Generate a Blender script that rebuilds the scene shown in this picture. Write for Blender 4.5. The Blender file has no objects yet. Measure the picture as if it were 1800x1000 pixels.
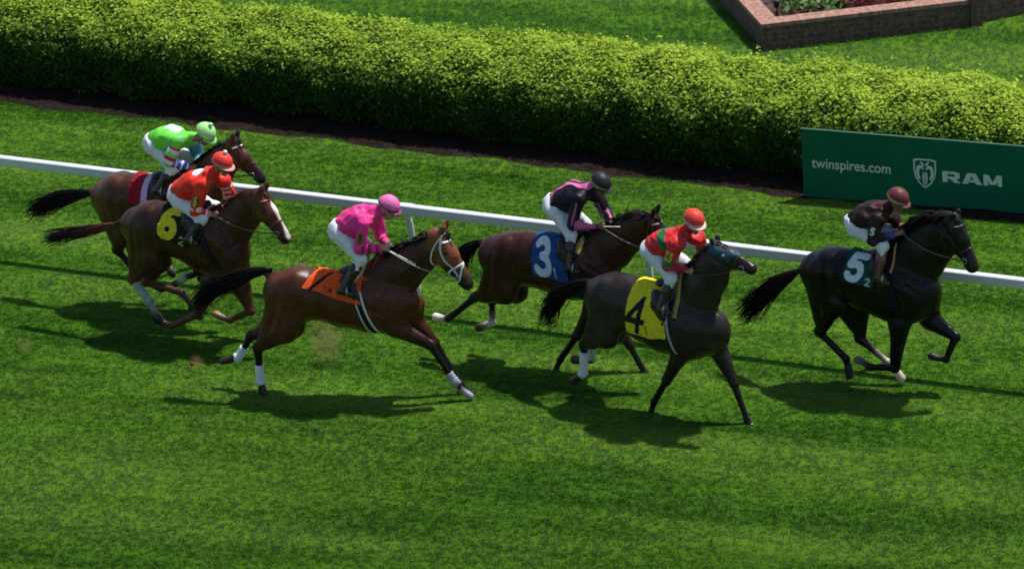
import bpy, math, random
import numpy as np
from mathutils import Matrix, Vector
random.seed(7); RNG = np.random.default_rng(7)
R = math.radians
SC = bpy.context.scene
COL = SC.collection

# ------------------------------------------------------------------ camera
PW, PH = 1800.0, 1000.0
DIST, PITCH, ROLL, FPX = 70.0, R(20), R(3.5), 70.0*143.0
CAM = np.array([0.0, -DIST*math.cos(PITCH), DIST*math.sin(PITCH)])
FW = np.array([0, math.cos(PITCH), -math.sin(PITCH)])
U0 = np.array([0, math.sin(PITCH), math.cos(PITCH)])
R0 = np.array([1.0, 0, 0])
RT = R0*math.cos(ROLL) - U0*math.sin(ROLL)
UP = U0*math.cos(ROLL) + R0*math.sin(ROLL)
cd = bpy.data.cameras.new('camera'); cam = bpy.data.objects.new('camera', cd); COL.objects.link(cam)
cd.sensor_width = 36; cd.lens = 36*FPX/PW; cd.clip_start = 1; cd.clip_end = 3000
M = Matrix.Identity(4)
for i in range(3):
    M[i][0] = RT[i]; M[i][1] = UP[i]; M[i][2] = -FW[i]; M[i][3] = CAM[i]
cam.matrix_world = M
SC.camera = cam

# ------------------------------------------------------------------ light
SUN_AZ, SUN_EL = math.atan2(0.86, 0.50), R(66)          # from the right and slightly behind the hedge
w = bpy.data.worlds.new('World'); SC.world = w; w.use_nodes = True
nt = w.node_tree; nt.nodes.clear()
sky = nt.nodes.new('ShaderNodeTexSky'); sky.sky_type = 'NISHITA'; sky.sun_disc = False
sky.sun_elevation = SUN_EL; sky.sun_rotation = SUN_AZ
bg = nt.nodes.new('ShaderNodeBackground'); bg.inputs[1].default_value = 0.095
wo = nt.nodes.new('ShaderNodeOutputWorld')
nt.links.new(sky.outputs[0], bg.inputs[0]); nt.links.new(bg.outputs[0], wo.inputs[0])
sd = bpy.data.lights.new('sun', 'SUN'); sd.energy = 4.1; sd.angle = R(1.5); sd.color = (1.0, 0.96, 0.88)
sun = bpy.data.objects.new('sun', sd); COL.objects.link(sun)
sdir = Vector((math.sin(SUN_AZ)*math.cos(SUN_EL), math.cos(SUN_AZ)*math.cos(SUN_EL), math.sin(SUN_EL)))
sun.rotation_euler = sdir.to_track_quat('Z', 'Y').to_euler(); sun.location = (20, 20, 40)
SC.view_settings.view_transform = 'Standard'; SC.view_settings.look = 'None'
SC.view_settings.exposure = 0.26; SC.view_settings.gamma = 1
SC.cycles.filter_width = 1.9
SC.cycles.max_bounces = 6; SC.cycles.transparent_max_bounces = 6

# ------------------------------------------------------------------ helpers
def ray(px, py):
    d = FW + RT*((px-PW/2)/FPX) + UP*(-(py-PH/2)/FPX)
    return d/np.linalg.norm(d)
def ground(px, py, z=0.0):
    d = ray(px, py); t = (z-CAM[2])/d[2]; return CAM + d*t
def to_px(P):
    v = np.asarray(P)-CAM; dd = v@FW
    return PW/2+FPX*(v@RT)/dd, PH/2-FPX*(v@UP)/dd
def plane_hit(px, py, P, n):
    d = ray(px, py); t = ((P-CAM)@n)/(d@n); return CAM+d*t
def lerp(a, b, t): return a+(b-a)*t

def tag(o, label=None, cat=None, group=None, kind=None):
    if label: o['label'] = label
    if cat: o['category'] = cat
    if group: o['group'] = group
    if kind: o['kind'] = kind
    return o
def np_mesh(name, V, faces=None, quads=None, tris=None, col=None, mats=None, smooth=True, mi=None):
    me = bpy.data.meshes.new(name)
    V = np.asarray(V, dtype=np.float32)
    if faces is not None:
        me.from_pydata(V.tolist(), [], faces)
    else:
        arr, n = (quads, 4) if quads is not None else (tris, 3)
        arr = np.asarray(arr, dtype=np.int32)
        me.vertices.add(len(V)); me.vertices.foreach_set('co', V.ravel())
        me.loops.add(arr.size); me.loops.foreach_set('vertex_index', arr.ravel())
        me.polygons.add(len(arr)); me.polygons.foreach_set('loop_start', np.arange(0, arr.size, n, dtype=np.int32))
        me.update(calc_edges=True)
    if col is not None:
        a = me.color_attributes.new('Col', 'FLOAT_COLOR', 'POINT')
        c = np.ones((len(V), 4), dtype=np.float32); c[:, :3] = col
        a.data.foreach_set('color', c.ravel())
    if smooth: me.polygons.foreach_set('use_smooth', np.ones(len(me.polygons), dtype=bool))
    for m in (mats or []): me.materials.append(m)
    if mi is not None: me.polygons.foreach_set('material_index', np.asarray(mi, dtype=np.int32))
    me.update()
    return me
def obj(name, me, parent=None, off=None):
    o = bpy.data.objects.new(name, me); COL.objects.link(o)
    if parent is not None:
        o.parent = parent
    if off is not None: o.location = off
    return o
def empty(name, loc, rz=0.0):
    o = bpy.data.objects.new(name, None); COL.objects.link(o); o.location = loc; o.rotation_euler = (0, 0, rz)
    o.empty_display_size = 0.2
    return o

def new_mat(name):
    m = bpy.data.materials.new(name); m.use_nodes = True
    return m, m.node_tree, m.node_tree.nodes['Principled BSDF']
def mat(name, color=None, rough=0.6, vcol=False, noise=0.0, nscale=20.0, bump=0.0, bscale=60.0, metallic=0.0, coat=0.0, sheen=0.0, spec=0.5, stretch=None, rnoise=0.0):
    m, t, b = new_mat(name)
    N, L = t.nodes, t.links
    b.inputs['Roughness'].default_value = rough; b.inputs['Metallic'].default_value = metallic
    b.inputs['Coat Weight'].default_value = coat; b.inputs['Sheen Weight'].default_value = sheen
    b.inputs['Specular IOR Level'].default_value = spec
    tc = N.new('ShaderNodeTexCoord'); mp = N.new('ShaderNodeMapping'); L.new(tc.outputs['Object'], mp.inputs[0])
    if stretch: mp.inputs['Scale'].default_value = stretch
    if vcol:
        a = N.new('ShaderNodeVertexColor'); a.layer_name = 'Col'; src = a.outputs[0]
    else:
        c = N.new('ShaderNodeRGB'); c.outputs[0].default_value = (*color, 1); src = c.outputs[0]
    if noise > 0:
        n = N.new('ShaderNodeTexNoise'); n.inputs['Scale'].default_value = nscale; n.inputs['Detail'].default_value = 4
        L.new(mp.outputs[0], n.inputs['Vector'])
        mr = N.new('ShaderNodeMapRange'); mr.inputs['From Min'].default_value = 0.3; mr.inputs['From Max'].default_value = 0.7
        mr.inputs['To Min'].default_value = 1-noise; mr.inputs['To Max'].default_value = 1+noise
        L.new(n.outputs[0], mr.inputs[0])
        mx = N.new('ShaderNodeVectorMath'); mx.operation = 'SCALE'
        L.new(src, mx.inputs[0]); L.new(mr.outputs[0], mx.inputs['Scale']); src = mx.outputs[0]
    L.new(src, b.inputs['Base Color'])
    if rnoise > 0:
        n3 = N.new('ShaderNodeTexNoise'); n3.inputs['Scale'].default_value = 7; n3.inputs['Detail'].default_value = 5; L.new(mp.outputs[0], n3.inputs['Vector'])
        m3 = N.new('ShaderNodeMapRange'); m3.inputs['From Min'].default_value = .35; m3.inputs['From Max'].default_value = .65; m3.inputs['To Min'].default_value = rough-rnoise; m3.inputs['To Max'].default_value = rough+rnoise; L.new(n3.outputs[0], m3.inputs[0]); L.new(m3.outputs[0], b.inputs['Roughness'])
    if bump > 0:
        n2 = N.new('ShaderNodeTexNoise'); n2.inputs['Scale'].default_value = bscale; n2.inputs['Detail'].default_value = 3
        L.new(mp.outputs[0], n2.inputs['Vector'])
        bp = N.new('ShaderNodeBump'); bp.inputs['Strength'].default_value = bump; bp.inputs['Distance'].default_value = 0.01
        L.new(n2.outputs[0], bp.inputs['Height']); L.new(bp.outputs[0], b.inputs['Normal'])
    return m

# ---------------------------------------------------------------- SDF kit
class SDF:
    def __init__(s): s.p = []
    def cone(s, a, b, ra, rb, lat=1.0, k=0.03, ca=None, cb=None, tag=''):
        s.p.append((np.array(a, float), np.array(b, float), ra, rb, lat, k, ca, cb if cb is not None else ca, tag)); return s
    def ball(s, a, r, lat=1.0, k=0.03, ca=None, tag=''):
        return s.cone(a, np.array(a, float)+np.array([1e-4, 0, 0]), r, r, lat, k, ca, ca, tag)
    @staticmethod
    def dist(pr, P):
        a, b, ra, rb, lat = pr[:5]
        S = np.array([1, 1/lat, 1.0]); A = a*S; B = b*S; Q = P*S
        ab = B-A; t = np.clip(((Q-A)@ab)/(ab@ab), 0, 1)
        return np.sqrt(((Q-A-t[..., None]*ab)**2).sum(-1)) - (ra+(rb-ra)*t), t
    def eval(s, P, tags=None):
        d = np.full(P.shape[:-1], 10.0)
        for pr in s.p:
            if tags is not None and pr[8] not in tags: continue
            di, _ = s.dist(pr, P); d = smin(d, di, pr[5])
        return d
    def grid(s, h, pad=0.03, fn=None, lo=None, hi=None):
        if lo is None:
            lo = np.min([np.minimum(p[0], p[1])-max(p[2], p[3])*np.array([1, max(1, p[4]) if p[4] > 1 else 1, 1]) for p in s.p], 0)-pad
            hi = np.max([np.maximum(p[0], p[1])+max(p[2], p[3])*np.array([1, max(1, p[4]) if p[4] > 1 else 1, 1]) for p in s.p], 0)+pad
        n = np.ceil((hi-lo)/h).astype(int)+1
        ax = [lo[i]+h*np.arange(n[i]) for i in range(3)]
        F = np.full(n, 10.0, dtype=np.float32)
        for pr in s.p:
            rr = max(pr[2], pr[3]); e = rr*np.array([1, max(pr[4], 1e-3), 1]) + pr[5] + 0.035
            l = np.clip(np.floor((np.minimum(pr[0], pr[1])-e-lo)/h).astype(int), 0, n-1)
            u = np.clip(np.ceil((np.maximum(pr[0], pr[1])+e-lo)/h).astype(int)+1, 1, n)
            sl = tuple(slice(l[i], u[i]) for i in range(3))
            G = np.stack(np.meshgrid(ax[0][sl[0]], ax[1][sl[1]], ax[2][sl[2]], indexing='ij'), -1)
            di, _ = s.dist(pr, G)
            F[sl] = smin(F[sl], di.astype(np.float32), pr[5])
        if fn is not None:
            G = np.stack(np.meshgrid(*ax, indexing='ij'), -1)
            F = fn(F, G)
        return F, lo
    def colors(s, P, w=0.012):
        ds, cs = [], []
        for pr in s.p:
            if pr[6] is None: continue
            d, t = s.dist(pr, P); ds.append(d)
            ca, cb = np.array(pr[6]), np.array(pr[7]); cs.append(ca+(cb-ca)*t[:, None])
        ds = np.array(ds); m = ds.min(0)
        W = np.exp(-(ds-m)/w); C = np.einsum('ij,ijk->jk', W, np.array(cs))/W.sum(0)[:, None]
        return C
    def normal(s, P, tags=None, e=0.004):
        g = np.stack([s.eval(P+np.eye(3)[i]*e, tags)-s.eval(P-np.eye(3)[i]*e, tags) for i in range(3)], -1)
        return g/(np.linalg.norm(g, axis=-1, keepdims=True)+1e-9)
    def project(s, P, off=0.004, it=6, tags=None):
        P = np.array(P, float)
        for _ in range(it):
            e = 0.004
            g = np.stack([s.eval(P+np.eye(3)[i]*e, tags)-s.eval(P-np.eye(3)[i]*e, tags) for i in range(3)], -1)/(2*e)
            g2 = (g**2).sum(-1, keepdims=True)+1e-6
            P = P - np.clip(s.eval(P, tags), -0.08, 0.08)[:, None]*g/g2
        n = s.normal(P, tags)
        return P+n*off, n
def smin(a, b, k):
    h = np.maximum(k-np.abs(a-b), 0)/k
    return np.minimum(a, b)-h*h*k*0.25
def surface_nets(F, lo, h):
    ins = F < 0
    cs = np.zeros(tuple(np.array(F.shape)-1), dtype=np.int8)
    for i in (0, 1):
        for j in (0, 1):
            for k in (0, 1):
                cs += ins[i:ins.shape[0]-1+i, j:ins.shape[1]-1+j, k:ins.shape[2]-1+k]
    act = (cs > 0) & (cs < 8)
    idx = np.full(act.shape, -1, dtype=np.int64); ii = np.argwhere(act); idx[act] = np.arange(len(ii))
    acc = np.zeros((len(ii), 3)); cnt = np.zeros(len(ii))
    for ax in range(3):
        o = [x for x in range(3) if x != ax]
        for u in (0, 1):
            for v in (0, 1):
                c0 = np.zeros(3, int); c0[o[0]] = u; c0[o[1]] = v; c1 = c0.copy(); c1[ax] = 1
                f0 = F[tuple((ii+c0).T)]; f1 = F[tuple((ii+c1).T)]
                m = (f0 < 0) != (f1 < 0)
                t = np.where(m, f0/np.where(m, f0-f1, 1), 0)
                p = ii+c0; pp = p.astype(float); pp[:, ax] += t
                acc[m] += pp[m]; cnt[m] += 1
    V = lo+h*acc/cnt[:, None]
    Q = []
    for ax in range(3):
        o = [x for x in range(3) if x != ax]
        sl0 = [slice(1, -1)]*3; sl0[ax] = slice(0, F.shape[ax]-1); sl1 = list(sl0); sl1[ax] = slice(1, F.shape[ax])
        a = ins[tuple(sl0)]; b = ins[tuple(sl1)]
        for flip, m in ((False, a & ~b), (True, ~a & b)):
            e = np.argwhere(m); base = e.copy(); base[:, o[0]] += 1; base[:, o[1]] += 1
            q = []
            for du, dv in ((-1, -1), (0, -1), (0, 0), (-1, 0)):
                c = base.copy(); c[:, o[0]] += du; c[:, o[1]] += dv; q.append(idx[tuple(c.T)])
            q = np.stack(q, 1)
            if flip ^ (ax == 1): q = q[:, ::-1]
            Q.append(q)
    return V, np.concatenate(Q)
def wob(P, sc=8.0, seed=0, n=6):
    r = np.random.default_rng(seed); o = np.zeros(P.shape[:-1])
    for _ in range(n):
        o += np.sin((P@(r.normal(size=3)*sc))+r.uniform(0, 6.28))
    return o/n
def tubes(lines, rads, nseg=4):
    """lines: list of (n,3) arrays, rads: list of arrays -> verts, faces"""
    V, Fc = [], []
    for L, rd in zip(lines, rads):
        L = np.asarray(L, float); n = len(L); rd = np.broadcast_to(rd, (n,))
        T = np.gradient(L, axis=0); T /= np.linalg.norm(T, axis=1, keepdims=True)+1e-9
        ref = np.array([0.13, 1, 0.21]) if abs(T[0, 1]) < 0.8 else np.array([1.0, 0, 0.2])
        A = np.cross(T, ref); A /= np.linalg.norm(A, axis=1, keepdims=True)+1e-9; B = np.cross(T, A)
        b0 = len(V)
        for i in range(n):
            for s in range(nseg):
                an = 2*math.pi*s/nseg; V.append(L[i]+rd[i]*(A[i]*math.cos(an)+B[i]*math.sin(an)))
        for i in range(n-1):
            for s in range(nseg):
                s2 = (s+1) % nseg
                Fc.append((b0+i*nseg+s, b0+i*nseg+s2, b0+(i+1)*nseg+s2, b0+(i+1)*nseg+s))
        Fc.append(tuple(b0+s for s in range(nseg))[::-1]); Fc.append(tuple(b0+(n-1)*nseg+s for s in range(nseg)))
    return np.array(V), Fc
def spline(pts, n):
    pts = np.asarray(pts, float); d = np.r_[0, np.cumsum(np.linalg.norm(np.diff(pts, axis=0), axis=1))]; d /= d[-1]
    t = np.linspace(0, 1, n); m = len(pts); P = np.vstack([2*pts[0]-pts[1], pts, 2*pts[-1]-pts[-2]])
    out = []
    for x in t:
        i = min(int(np.searchsorted(d, x, side='right')-1), m-2); u = (x-d[i])/(d[i+1]-d[i]+1e-9)
        p0, p1, p2, p3 = P[i], P[i+1], P[i+2], P[i+3]
        out.append(0.5*((2*p1)+(-p0+p2)*u+(2*p0-5*p1+4*p2-p3)*u*u+(-p0+3*p1-3*p2+p3)*u**3))
    return np.array(out)
def box_mesh(lo, hi):
    x0, y0, z0 = lo; x1, y1, z1 = hi
    V = [(x0, y0, z0), (x1, y0, z0), (x1, y1, z0), (x0, y1, z0), (x0, y0, z1), (x1, y0, z1), (x1, y1, z1), (x0, y1, z1)]
    return V, [(0, 3, 2, 1), (4, 5, 6, 7), (0, 1, 5, 4), (1, 2, 6, 5), (2, 3, 7, 6), (3, 0, 4, 7)]
def glyph(lines, P, wd):
    """distance mask: 1 inside stroke"""
    d = np.full(len(P), 9.0)
    for pl in lines:
        for a, b in zip(pl[:-1], pl[1:]):
            a = np.array(a, float); b = np.array(b, float); ab = b-a
            t = np.clip(((P-a)@ab)/(ab@ab), 0, 1); d = np.minimum(d, np.linalg.norm(P-a-t[:, None]*ab, axis=1))
    return np.clip((wd-d)/0.02+0.5, 0, 1)
def arc(cx, cy, rx, ry, a0, a1, n=14):
    return [(cx+rx*math.cos(R(lerp(a0, a1, i/n))), cy+ry*math.sin(R(lerp(a0, a1, i/n)))) for i in range(n+1)]
# glyphs in a box 0..0.7 wide, 0..1 high
GL = {
 '3': [arc(.33, .74, .25, .22, 150, -80)+arc(.33, .27, .29, .25, 88, -150)],
 '5': [[(.62, .96), (.14, .96), (.09, .56)]+arc(.32, .33, .29, .29, 120, -150)],
 '6': [[(.60, .93), (.42, .97), (.25, .9), (.12, .7), (.07, .35)], arc(.34, .29, .26, .26, 0, 360, 20)],
 '4': [[(.50, 0), (.50, .97), (.04, .32), (.68, .32)]],
 '1': [[(.2, .78), (.38, .97), (.38, 0)]],
 'A': [[(.02, 0), (.32, .97), (.64, 0)], [(.14, .33), (.52, .33)]],
 '2': [arc(.33, .7, .26, .26, 160, -40)+[(.06, .04), (.62, .04)]],
}
M_STRAP = {}
def strap_mat(c):
    if c not in M_STRAP: M_STRAP[c] = mat('strap', c, 0.45, noise=0.1, nscale=40)
    return M_STRAP[c]

# ------------------------------------------------------------ the setting
# directions along the rail and across it
RZ = 1.2
ra0, ra1 = ground(0, 281, RZ), ground(1800, 497, RZ)
RDIR = (ra1-ra0)/np.linalg.norm(ra1-ra0); RNRM = np.array([-RDIR[1], RDIR[0], 0.0])   # points away from camera
if RNRM[1] < 0: RNRM = -RNRM
YAW = math.atan2(-RDIR[1], RDIR[0])
print('rail yaw', math.degrees(YAW))
def grass_nodes(name, base, dark, yel, blades=False):
    m, t, b = new_mat(name); N, L = t.nodes, t.links
    geo = N.new('ShaderNodeNewGeometry')
    mp = N.new('ShaderNodeMapping'); mp.vector_type = 'TEXTURE'; mp.inputs['Rotation'].default_value = (0, 0, -YAW+R(8))
    L.new(geo.outputs['Position'], mp.inputs[0])
    def nz(scale, sc, det=3.0):
        mm = N.new('ShaderNodeMapping'); mm.inputs['Scale'].default_value = sc; L.new(mp.outputs[0], mm.inputs[0])
        n = N.new('ShaderNodeTexNoise'); n.inputs['Scale'].default_value = scale; n.inputs['Detail'].default_value = det
        L.new(mm.outputs[0], n.inputs['Vector']); return n.outputs[0]
    def ramp(v, lo, hi):
        r_ = N.new('ShaderNodeMapRange'); r_.inputs['From Min'].default_value = lo; r_.inputs['From Max'].default_value = hi
        L.new(v, r_.inputs[0]); return r_.outputs[0]
    def mix(f, a, c):
        x = N.new('ShaderNodeMix'); x.data_type = 'RGBA'; L.new(f, x.inputs[0])
        for s, v in ((6, a), (7, c)):
            if isinstance(v, tuple): x.inputs[s].default_value = (*v, 1)
            else: L.new(v, x.inputs[s])
        return x.outputs[2]
    c = mix(ramp(nz(1.0, (.30, 1.5, 1), 5), .38, .62), dark, base)
    c = mix(ramp(nz(0.55, (.22, 1.5, 1), 5), .44, .62), c, yel)
    c = mix(ramp(nz(5, (.16, 1.6, 1), 4), .55, 1.15), c, tuple(x*1.4 for x in yel))
    c = mix(ramp(nz(4, (.18, 1.5, 1), 4), .55, 1.1), c, dark)
    # soft foreground shading painted into the turf colour, darkest nearest the camera
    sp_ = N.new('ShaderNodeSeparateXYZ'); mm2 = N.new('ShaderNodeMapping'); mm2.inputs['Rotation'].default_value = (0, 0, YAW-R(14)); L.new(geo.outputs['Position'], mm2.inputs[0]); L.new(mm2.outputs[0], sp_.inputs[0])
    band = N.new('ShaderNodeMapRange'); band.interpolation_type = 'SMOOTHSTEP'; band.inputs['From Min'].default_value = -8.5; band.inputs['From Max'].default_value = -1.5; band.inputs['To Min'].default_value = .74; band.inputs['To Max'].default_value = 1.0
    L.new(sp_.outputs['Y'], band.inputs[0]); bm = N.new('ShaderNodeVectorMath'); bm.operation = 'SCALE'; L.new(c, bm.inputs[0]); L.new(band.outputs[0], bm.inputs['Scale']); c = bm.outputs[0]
    if blades:
        a = N.new('ShaderNodeVertexColor'); a.layer_name = 'Col'
        mm = N.new('ShaderNodeVectorMath'); mm.operation = 'MULTIPLY'; L.new(c, mm.inputs[0]); L.new(a.outputs[0], mm.inputs[1]); c = mm.outputs[0]
    L.new(c, b.inputs['Base Color']); b.inputs['Roughness'].default_value = 0.8; b.inputs['Specular IOR Level'].default_value = 0.06
    if blades:
        tr = N.new('ShaderNodeBsdfTranslucent'); L.new(c, tr.inputs[0]); ms = N.new('ShaderNodeMixShader'); ms.inputs[0].default_value = 0.5
        L.new(b.outputs[0], ms.inputs[1]); L.new(tr.outputs[0], ms.inputs[2])
        L.new(ms.outputs[0], N['Material Output'].inputs[0])
    return m
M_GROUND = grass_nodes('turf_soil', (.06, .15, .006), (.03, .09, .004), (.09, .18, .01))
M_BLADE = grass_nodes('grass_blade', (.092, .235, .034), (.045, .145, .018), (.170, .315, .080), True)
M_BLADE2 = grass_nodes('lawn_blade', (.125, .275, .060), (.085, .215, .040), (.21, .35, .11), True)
# one big ground sheet
V = [(-1500, -600, 0), (1500, -600, 0), (1500, 2400, 0), (-1500, 2400, 0)]
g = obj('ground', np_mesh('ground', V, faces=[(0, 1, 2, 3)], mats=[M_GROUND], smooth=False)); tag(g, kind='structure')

def blades(name, poly_px, n_per_m2, hmin, hmax, material, label, avoid=None, seed=1, wid=.0035, lean=(0, 0)):
    r = np.random.default_rng(seed)
    Pg = np.array([ground(*p)[:2] for p in poly_px]); lo, hi = Pg.min(0), Pg.max(0)
    area = (hi-lo).prod(); n = int(area*n_per_m2)
    # clumpy sampling
    c = r.uniform(lo, hi, size=(n//7, 2)); P = np.repeat(c, 7, 0)+r.normal(scale=.018, size=(n//7*7, 2))
    ins = np.zeros(len(P), bool)
    for i in range(len(Pg)):
        x1, y1 = Pg[i]; x2, y2 = Pg[(i+1) % len(Pg)]
        cnd = ((y1 > P[:, 1]) != (y2 > P[:, 1])) & (P[:, 0] < (x2-x1)*(P[:, 1]-y1)/(y2-y1+1e-12)+x1)
        ins ^= cnd
    P = P[ins]
    if avoid is not None: P = P[~avoid(P)]
    n = len(P)
    P3 = np.c_[P, np.zeros(n)]
    patch = wob(P3*np.array([1, 1.0, 1]), 2.2, 5, 8)
    hgt = r.uniform(hmin, hmax, n)*(1+.5*patch)
    an = r.uniform(0, 6.283, n); wv = np.stack([np.cos(an), np.sin(an), 0*an], 1)*(wid*r.uniform(.7, 1.5, n))[:, None]
    ln = r.normal(scale=.38, size=(n, 2))+.35*np.stack([wob(P3, 3.1, 8), wob(P3, 2.7, 9)], 1)*.5+np.array(lean)
    tip = P3+np.c_[ln*hgt[:, None], hgt]
    VV = np.empty((n*3, 3)); VV[0::3] = P3-wv; VV[1::3] = P3+wv; VV[2::3] = tip
    br = r.uniform(.92, 1.08, n); yl = r.uniform(0, 1, n) > .97
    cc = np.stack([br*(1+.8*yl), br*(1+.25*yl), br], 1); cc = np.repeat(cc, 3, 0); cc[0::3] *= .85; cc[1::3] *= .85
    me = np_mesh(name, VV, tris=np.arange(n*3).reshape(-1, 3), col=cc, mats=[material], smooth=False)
    o = obj(name, me); tag(o, kind='stuff'); print(name, n)
    if label: tag(o, label, 'grass')
    return o
# dirt strip edge, hedge, sign live on lines parallel to the rail (measured in the photo)
E0, E1 = ground(-120, 166), ground(1412, 347)       # front edge of the dirt strip
ED = (E1-E0)/np.linalg.norm(E1-E0); EN = np.array([-ED[1], ED[0], 0.0])
def eco(s, t, z=0.0): return E0+ED*s+EN*t+np.array([0, 0, z])
def edge_t(P): return (P-E0[:2])@EN[:2]
def edge_s(P): return (P-E0[:2])@ED[:2]
DIRT_W, H_T0, H_T1 = 2.7, 0.42, 2.75
def edge_wob(s): return .05*np.sin(s*2.3)+.04*np.sin(s*5.1+1)+.02*np.sin(s*13)
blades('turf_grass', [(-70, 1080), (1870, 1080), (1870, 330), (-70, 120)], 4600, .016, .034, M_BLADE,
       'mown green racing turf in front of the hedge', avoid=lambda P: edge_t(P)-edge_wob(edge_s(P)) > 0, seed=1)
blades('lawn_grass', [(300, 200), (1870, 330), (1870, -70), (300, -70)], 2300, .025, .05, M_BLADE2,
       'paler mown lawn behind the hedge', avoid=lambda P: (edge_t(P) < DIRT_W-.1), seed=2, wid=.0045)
# dirt strip
ss = np.linspace(-3, 24, 140); rows = []
for t_i in range(13):
    u = t_i/12
    rows.append([eco(s, lerp(float(edge_wob(s)), DIRT_W, u), .006+.05*min(u*5, 1)*(1 if u < .95 else 0)+.02*math.sin(s*7+t_i*2)*math.sin(t_i*1.7+s*3)*min(u*4, 1)*(u < .95)) for s in ss])
V = np.array(rows).reshape(-1, 3); n = len(ss)
Q = [(a*n+b, a*n+b+1, (a+1)*n+b+1, (a+1)*n+b) for a in range(12) for b in range(n-1)]
M_DIRT = mat('bare_soil', (.020, .014, .011), .95, noise=.45, nscale=9, bump=.8, bscale=35, spec=.03)
tag(obj('soil_bed', np_mesh('soil_bed', V, quads=Q, mats=[M_DIRT])), kind='structure')

# ------------------------------------------------------------------ hedge
def leaf_mat(name, trans=.4):
    m, t, b = new_mat(name); N, L = t.nodes, t.links
    a = N.new('ShaderNodeVertexColor'); a.layer_name = 'Col'
    L.new(a.outputs[0], b.inputs['Base Color']); b.inputs['Roughness'].default_value = .6; b.inputs['Specular IOR Level'].default_value = .12
    tr = N.new('ShaderNodeBsdfTranslucent'); L.new(a.outputs[0], tr.inputs[0]); ms = N.new('ShaderNodeMixShader'); ms.inputs[0].default_value = trans
    L.new(b.outputs[0], ms.inputs[1]); L.new(tr.outputs[0], ms.inputs[2]); L.new(ms.outputs[0], N['Material Output'].inputs[0])
    return m
M_LEAF = leaf_mat('leaf', .33)
M_BARK = mat('bark', (.09, .06, .04), .9, noise=.3, bump=.5)
def leaves(P, Nrm, size, col, seed=3, jitter=.7, aspect=.5):
    """kite leaves: P (n,3) positions, Nrm outward normals"""
    r = np.random.default_rng(seed); n = len(P)
    nn = Nrm+r.normal(scale=jitter, size=(n, 3)); nn /= np.linalg.norm(nn, axis=1, keepdims=True)
    a = r.normal(size=(n, 3)); a[:, 2] += .3; a -= nn*(a*nn).sum(1, keepdims=True); a /= np.linalg.norm(a, axis=1, keepdims=True)
    b = np.cross(nn, a); s = (size*r.uniform(.6, 1.35, n))[:, None]
    V = np.empty((n*4, 3)); V[0::4] = P; V[1::4] = P+a*s*.5+b*s*aspect*.5-nn*s*.06; V[2::4] = P+a*s-nn*s*.12; V[3::4] = P+a*s*.5-b*s*aspect*.5-nn*s*.06
    return V, np.arange(n*4).reshape(-1, 4), np.repeat(col, 4, 0)
HL0, HL1 = -2.5, 23.0
def prof(phi):
    """cross-section of the hedge, phi 0 = front foot, 1 = back foot : returns t, z"""
    pts = np.array([(.20, .06), (.04, .36), (.0, .72), (.10, .93), (.38, 1.10), (.80, 1.20), (1.25, 1.20), (1.60, 1.10), (1.82, .9), (1.88, .6), (1.8, .25)])
    d = np.r_[0, np.cumsum(np.linalg.norm(np.diff(pts, axis=0), axis=1))]; d /= d[-1]
    return np.interp(phi, d, pts[:, 0])+H_T0, np.interp(phi, d, pts[:, 1])
def hedge_pt(s, phi, off=0.0):
    t, z = prof(phi); t2, z2 = prof(phi+.004); t1, z1 = prof(phi-.004)
    dt, dz = t2-t1, z2-z1; L_ = np.hypot(dt, dz)+1e-9; nt_, nz_ = -dz/L_, dt/L_
    Q3 = np.stack([s, t, z], -1)
    lump = .15*wob(Q3, 1.5, 21, 7)+.13*wob(Q3, 4.2, 22, 7)+.06*wob(Q3, 11.0, 23, 7)
    o = off+lump
    P = E0+s[:, None]*ED+(t+nt_*o)[:, None]*EN; P[:, 2] = z+nz_*o
    Nn = nt_[:, None]*EN+np.c_[0*nz_, 0*nz_, nz_]
    return P, Nn, lump
r = np.random.default_rng(11)
hedge = empty('hedge', tuple(eco(9, 1.6))); HB = np.array(eco(9, 1.6))
n = 240000
s = r.uniform(HL0, HL1, n); phi = r.uniform(.0, 1, n)**1.12; dep = -np.abs(r.normal(scale=.055, size=n))+r.uniform(-.01, .05, n)*(r.uniform(size=n) < .25)+r.uniform(.06, .16, n)*(r.uniform(size=n) < .012)
P, Nn, lump = hedge_pt(s, phi, dep)
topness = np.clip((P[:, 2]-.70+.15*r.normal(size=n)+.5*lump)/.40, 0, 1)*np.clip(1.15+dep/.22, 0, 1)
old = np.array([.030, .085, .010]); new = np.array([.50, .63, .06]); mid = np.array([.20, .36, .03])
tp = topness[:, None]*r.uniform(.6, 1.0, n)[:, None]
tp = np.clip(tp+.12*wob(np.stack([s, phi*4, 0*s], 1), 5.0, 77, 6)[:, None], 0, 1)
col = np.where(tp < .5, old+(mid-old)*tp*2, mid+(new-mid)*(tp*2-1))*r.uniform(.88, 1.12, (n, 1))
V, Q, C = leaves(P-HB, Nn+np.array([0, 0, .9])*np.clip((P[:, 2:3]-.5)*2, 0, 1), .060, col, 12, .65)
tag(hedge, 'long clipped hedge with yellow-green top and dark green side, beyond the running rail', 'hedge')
obj('foliage', np_mesh('foliage', V, quads=Q, col=C, mats=[M_LEAF], smooth=False), hedge)
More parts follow.
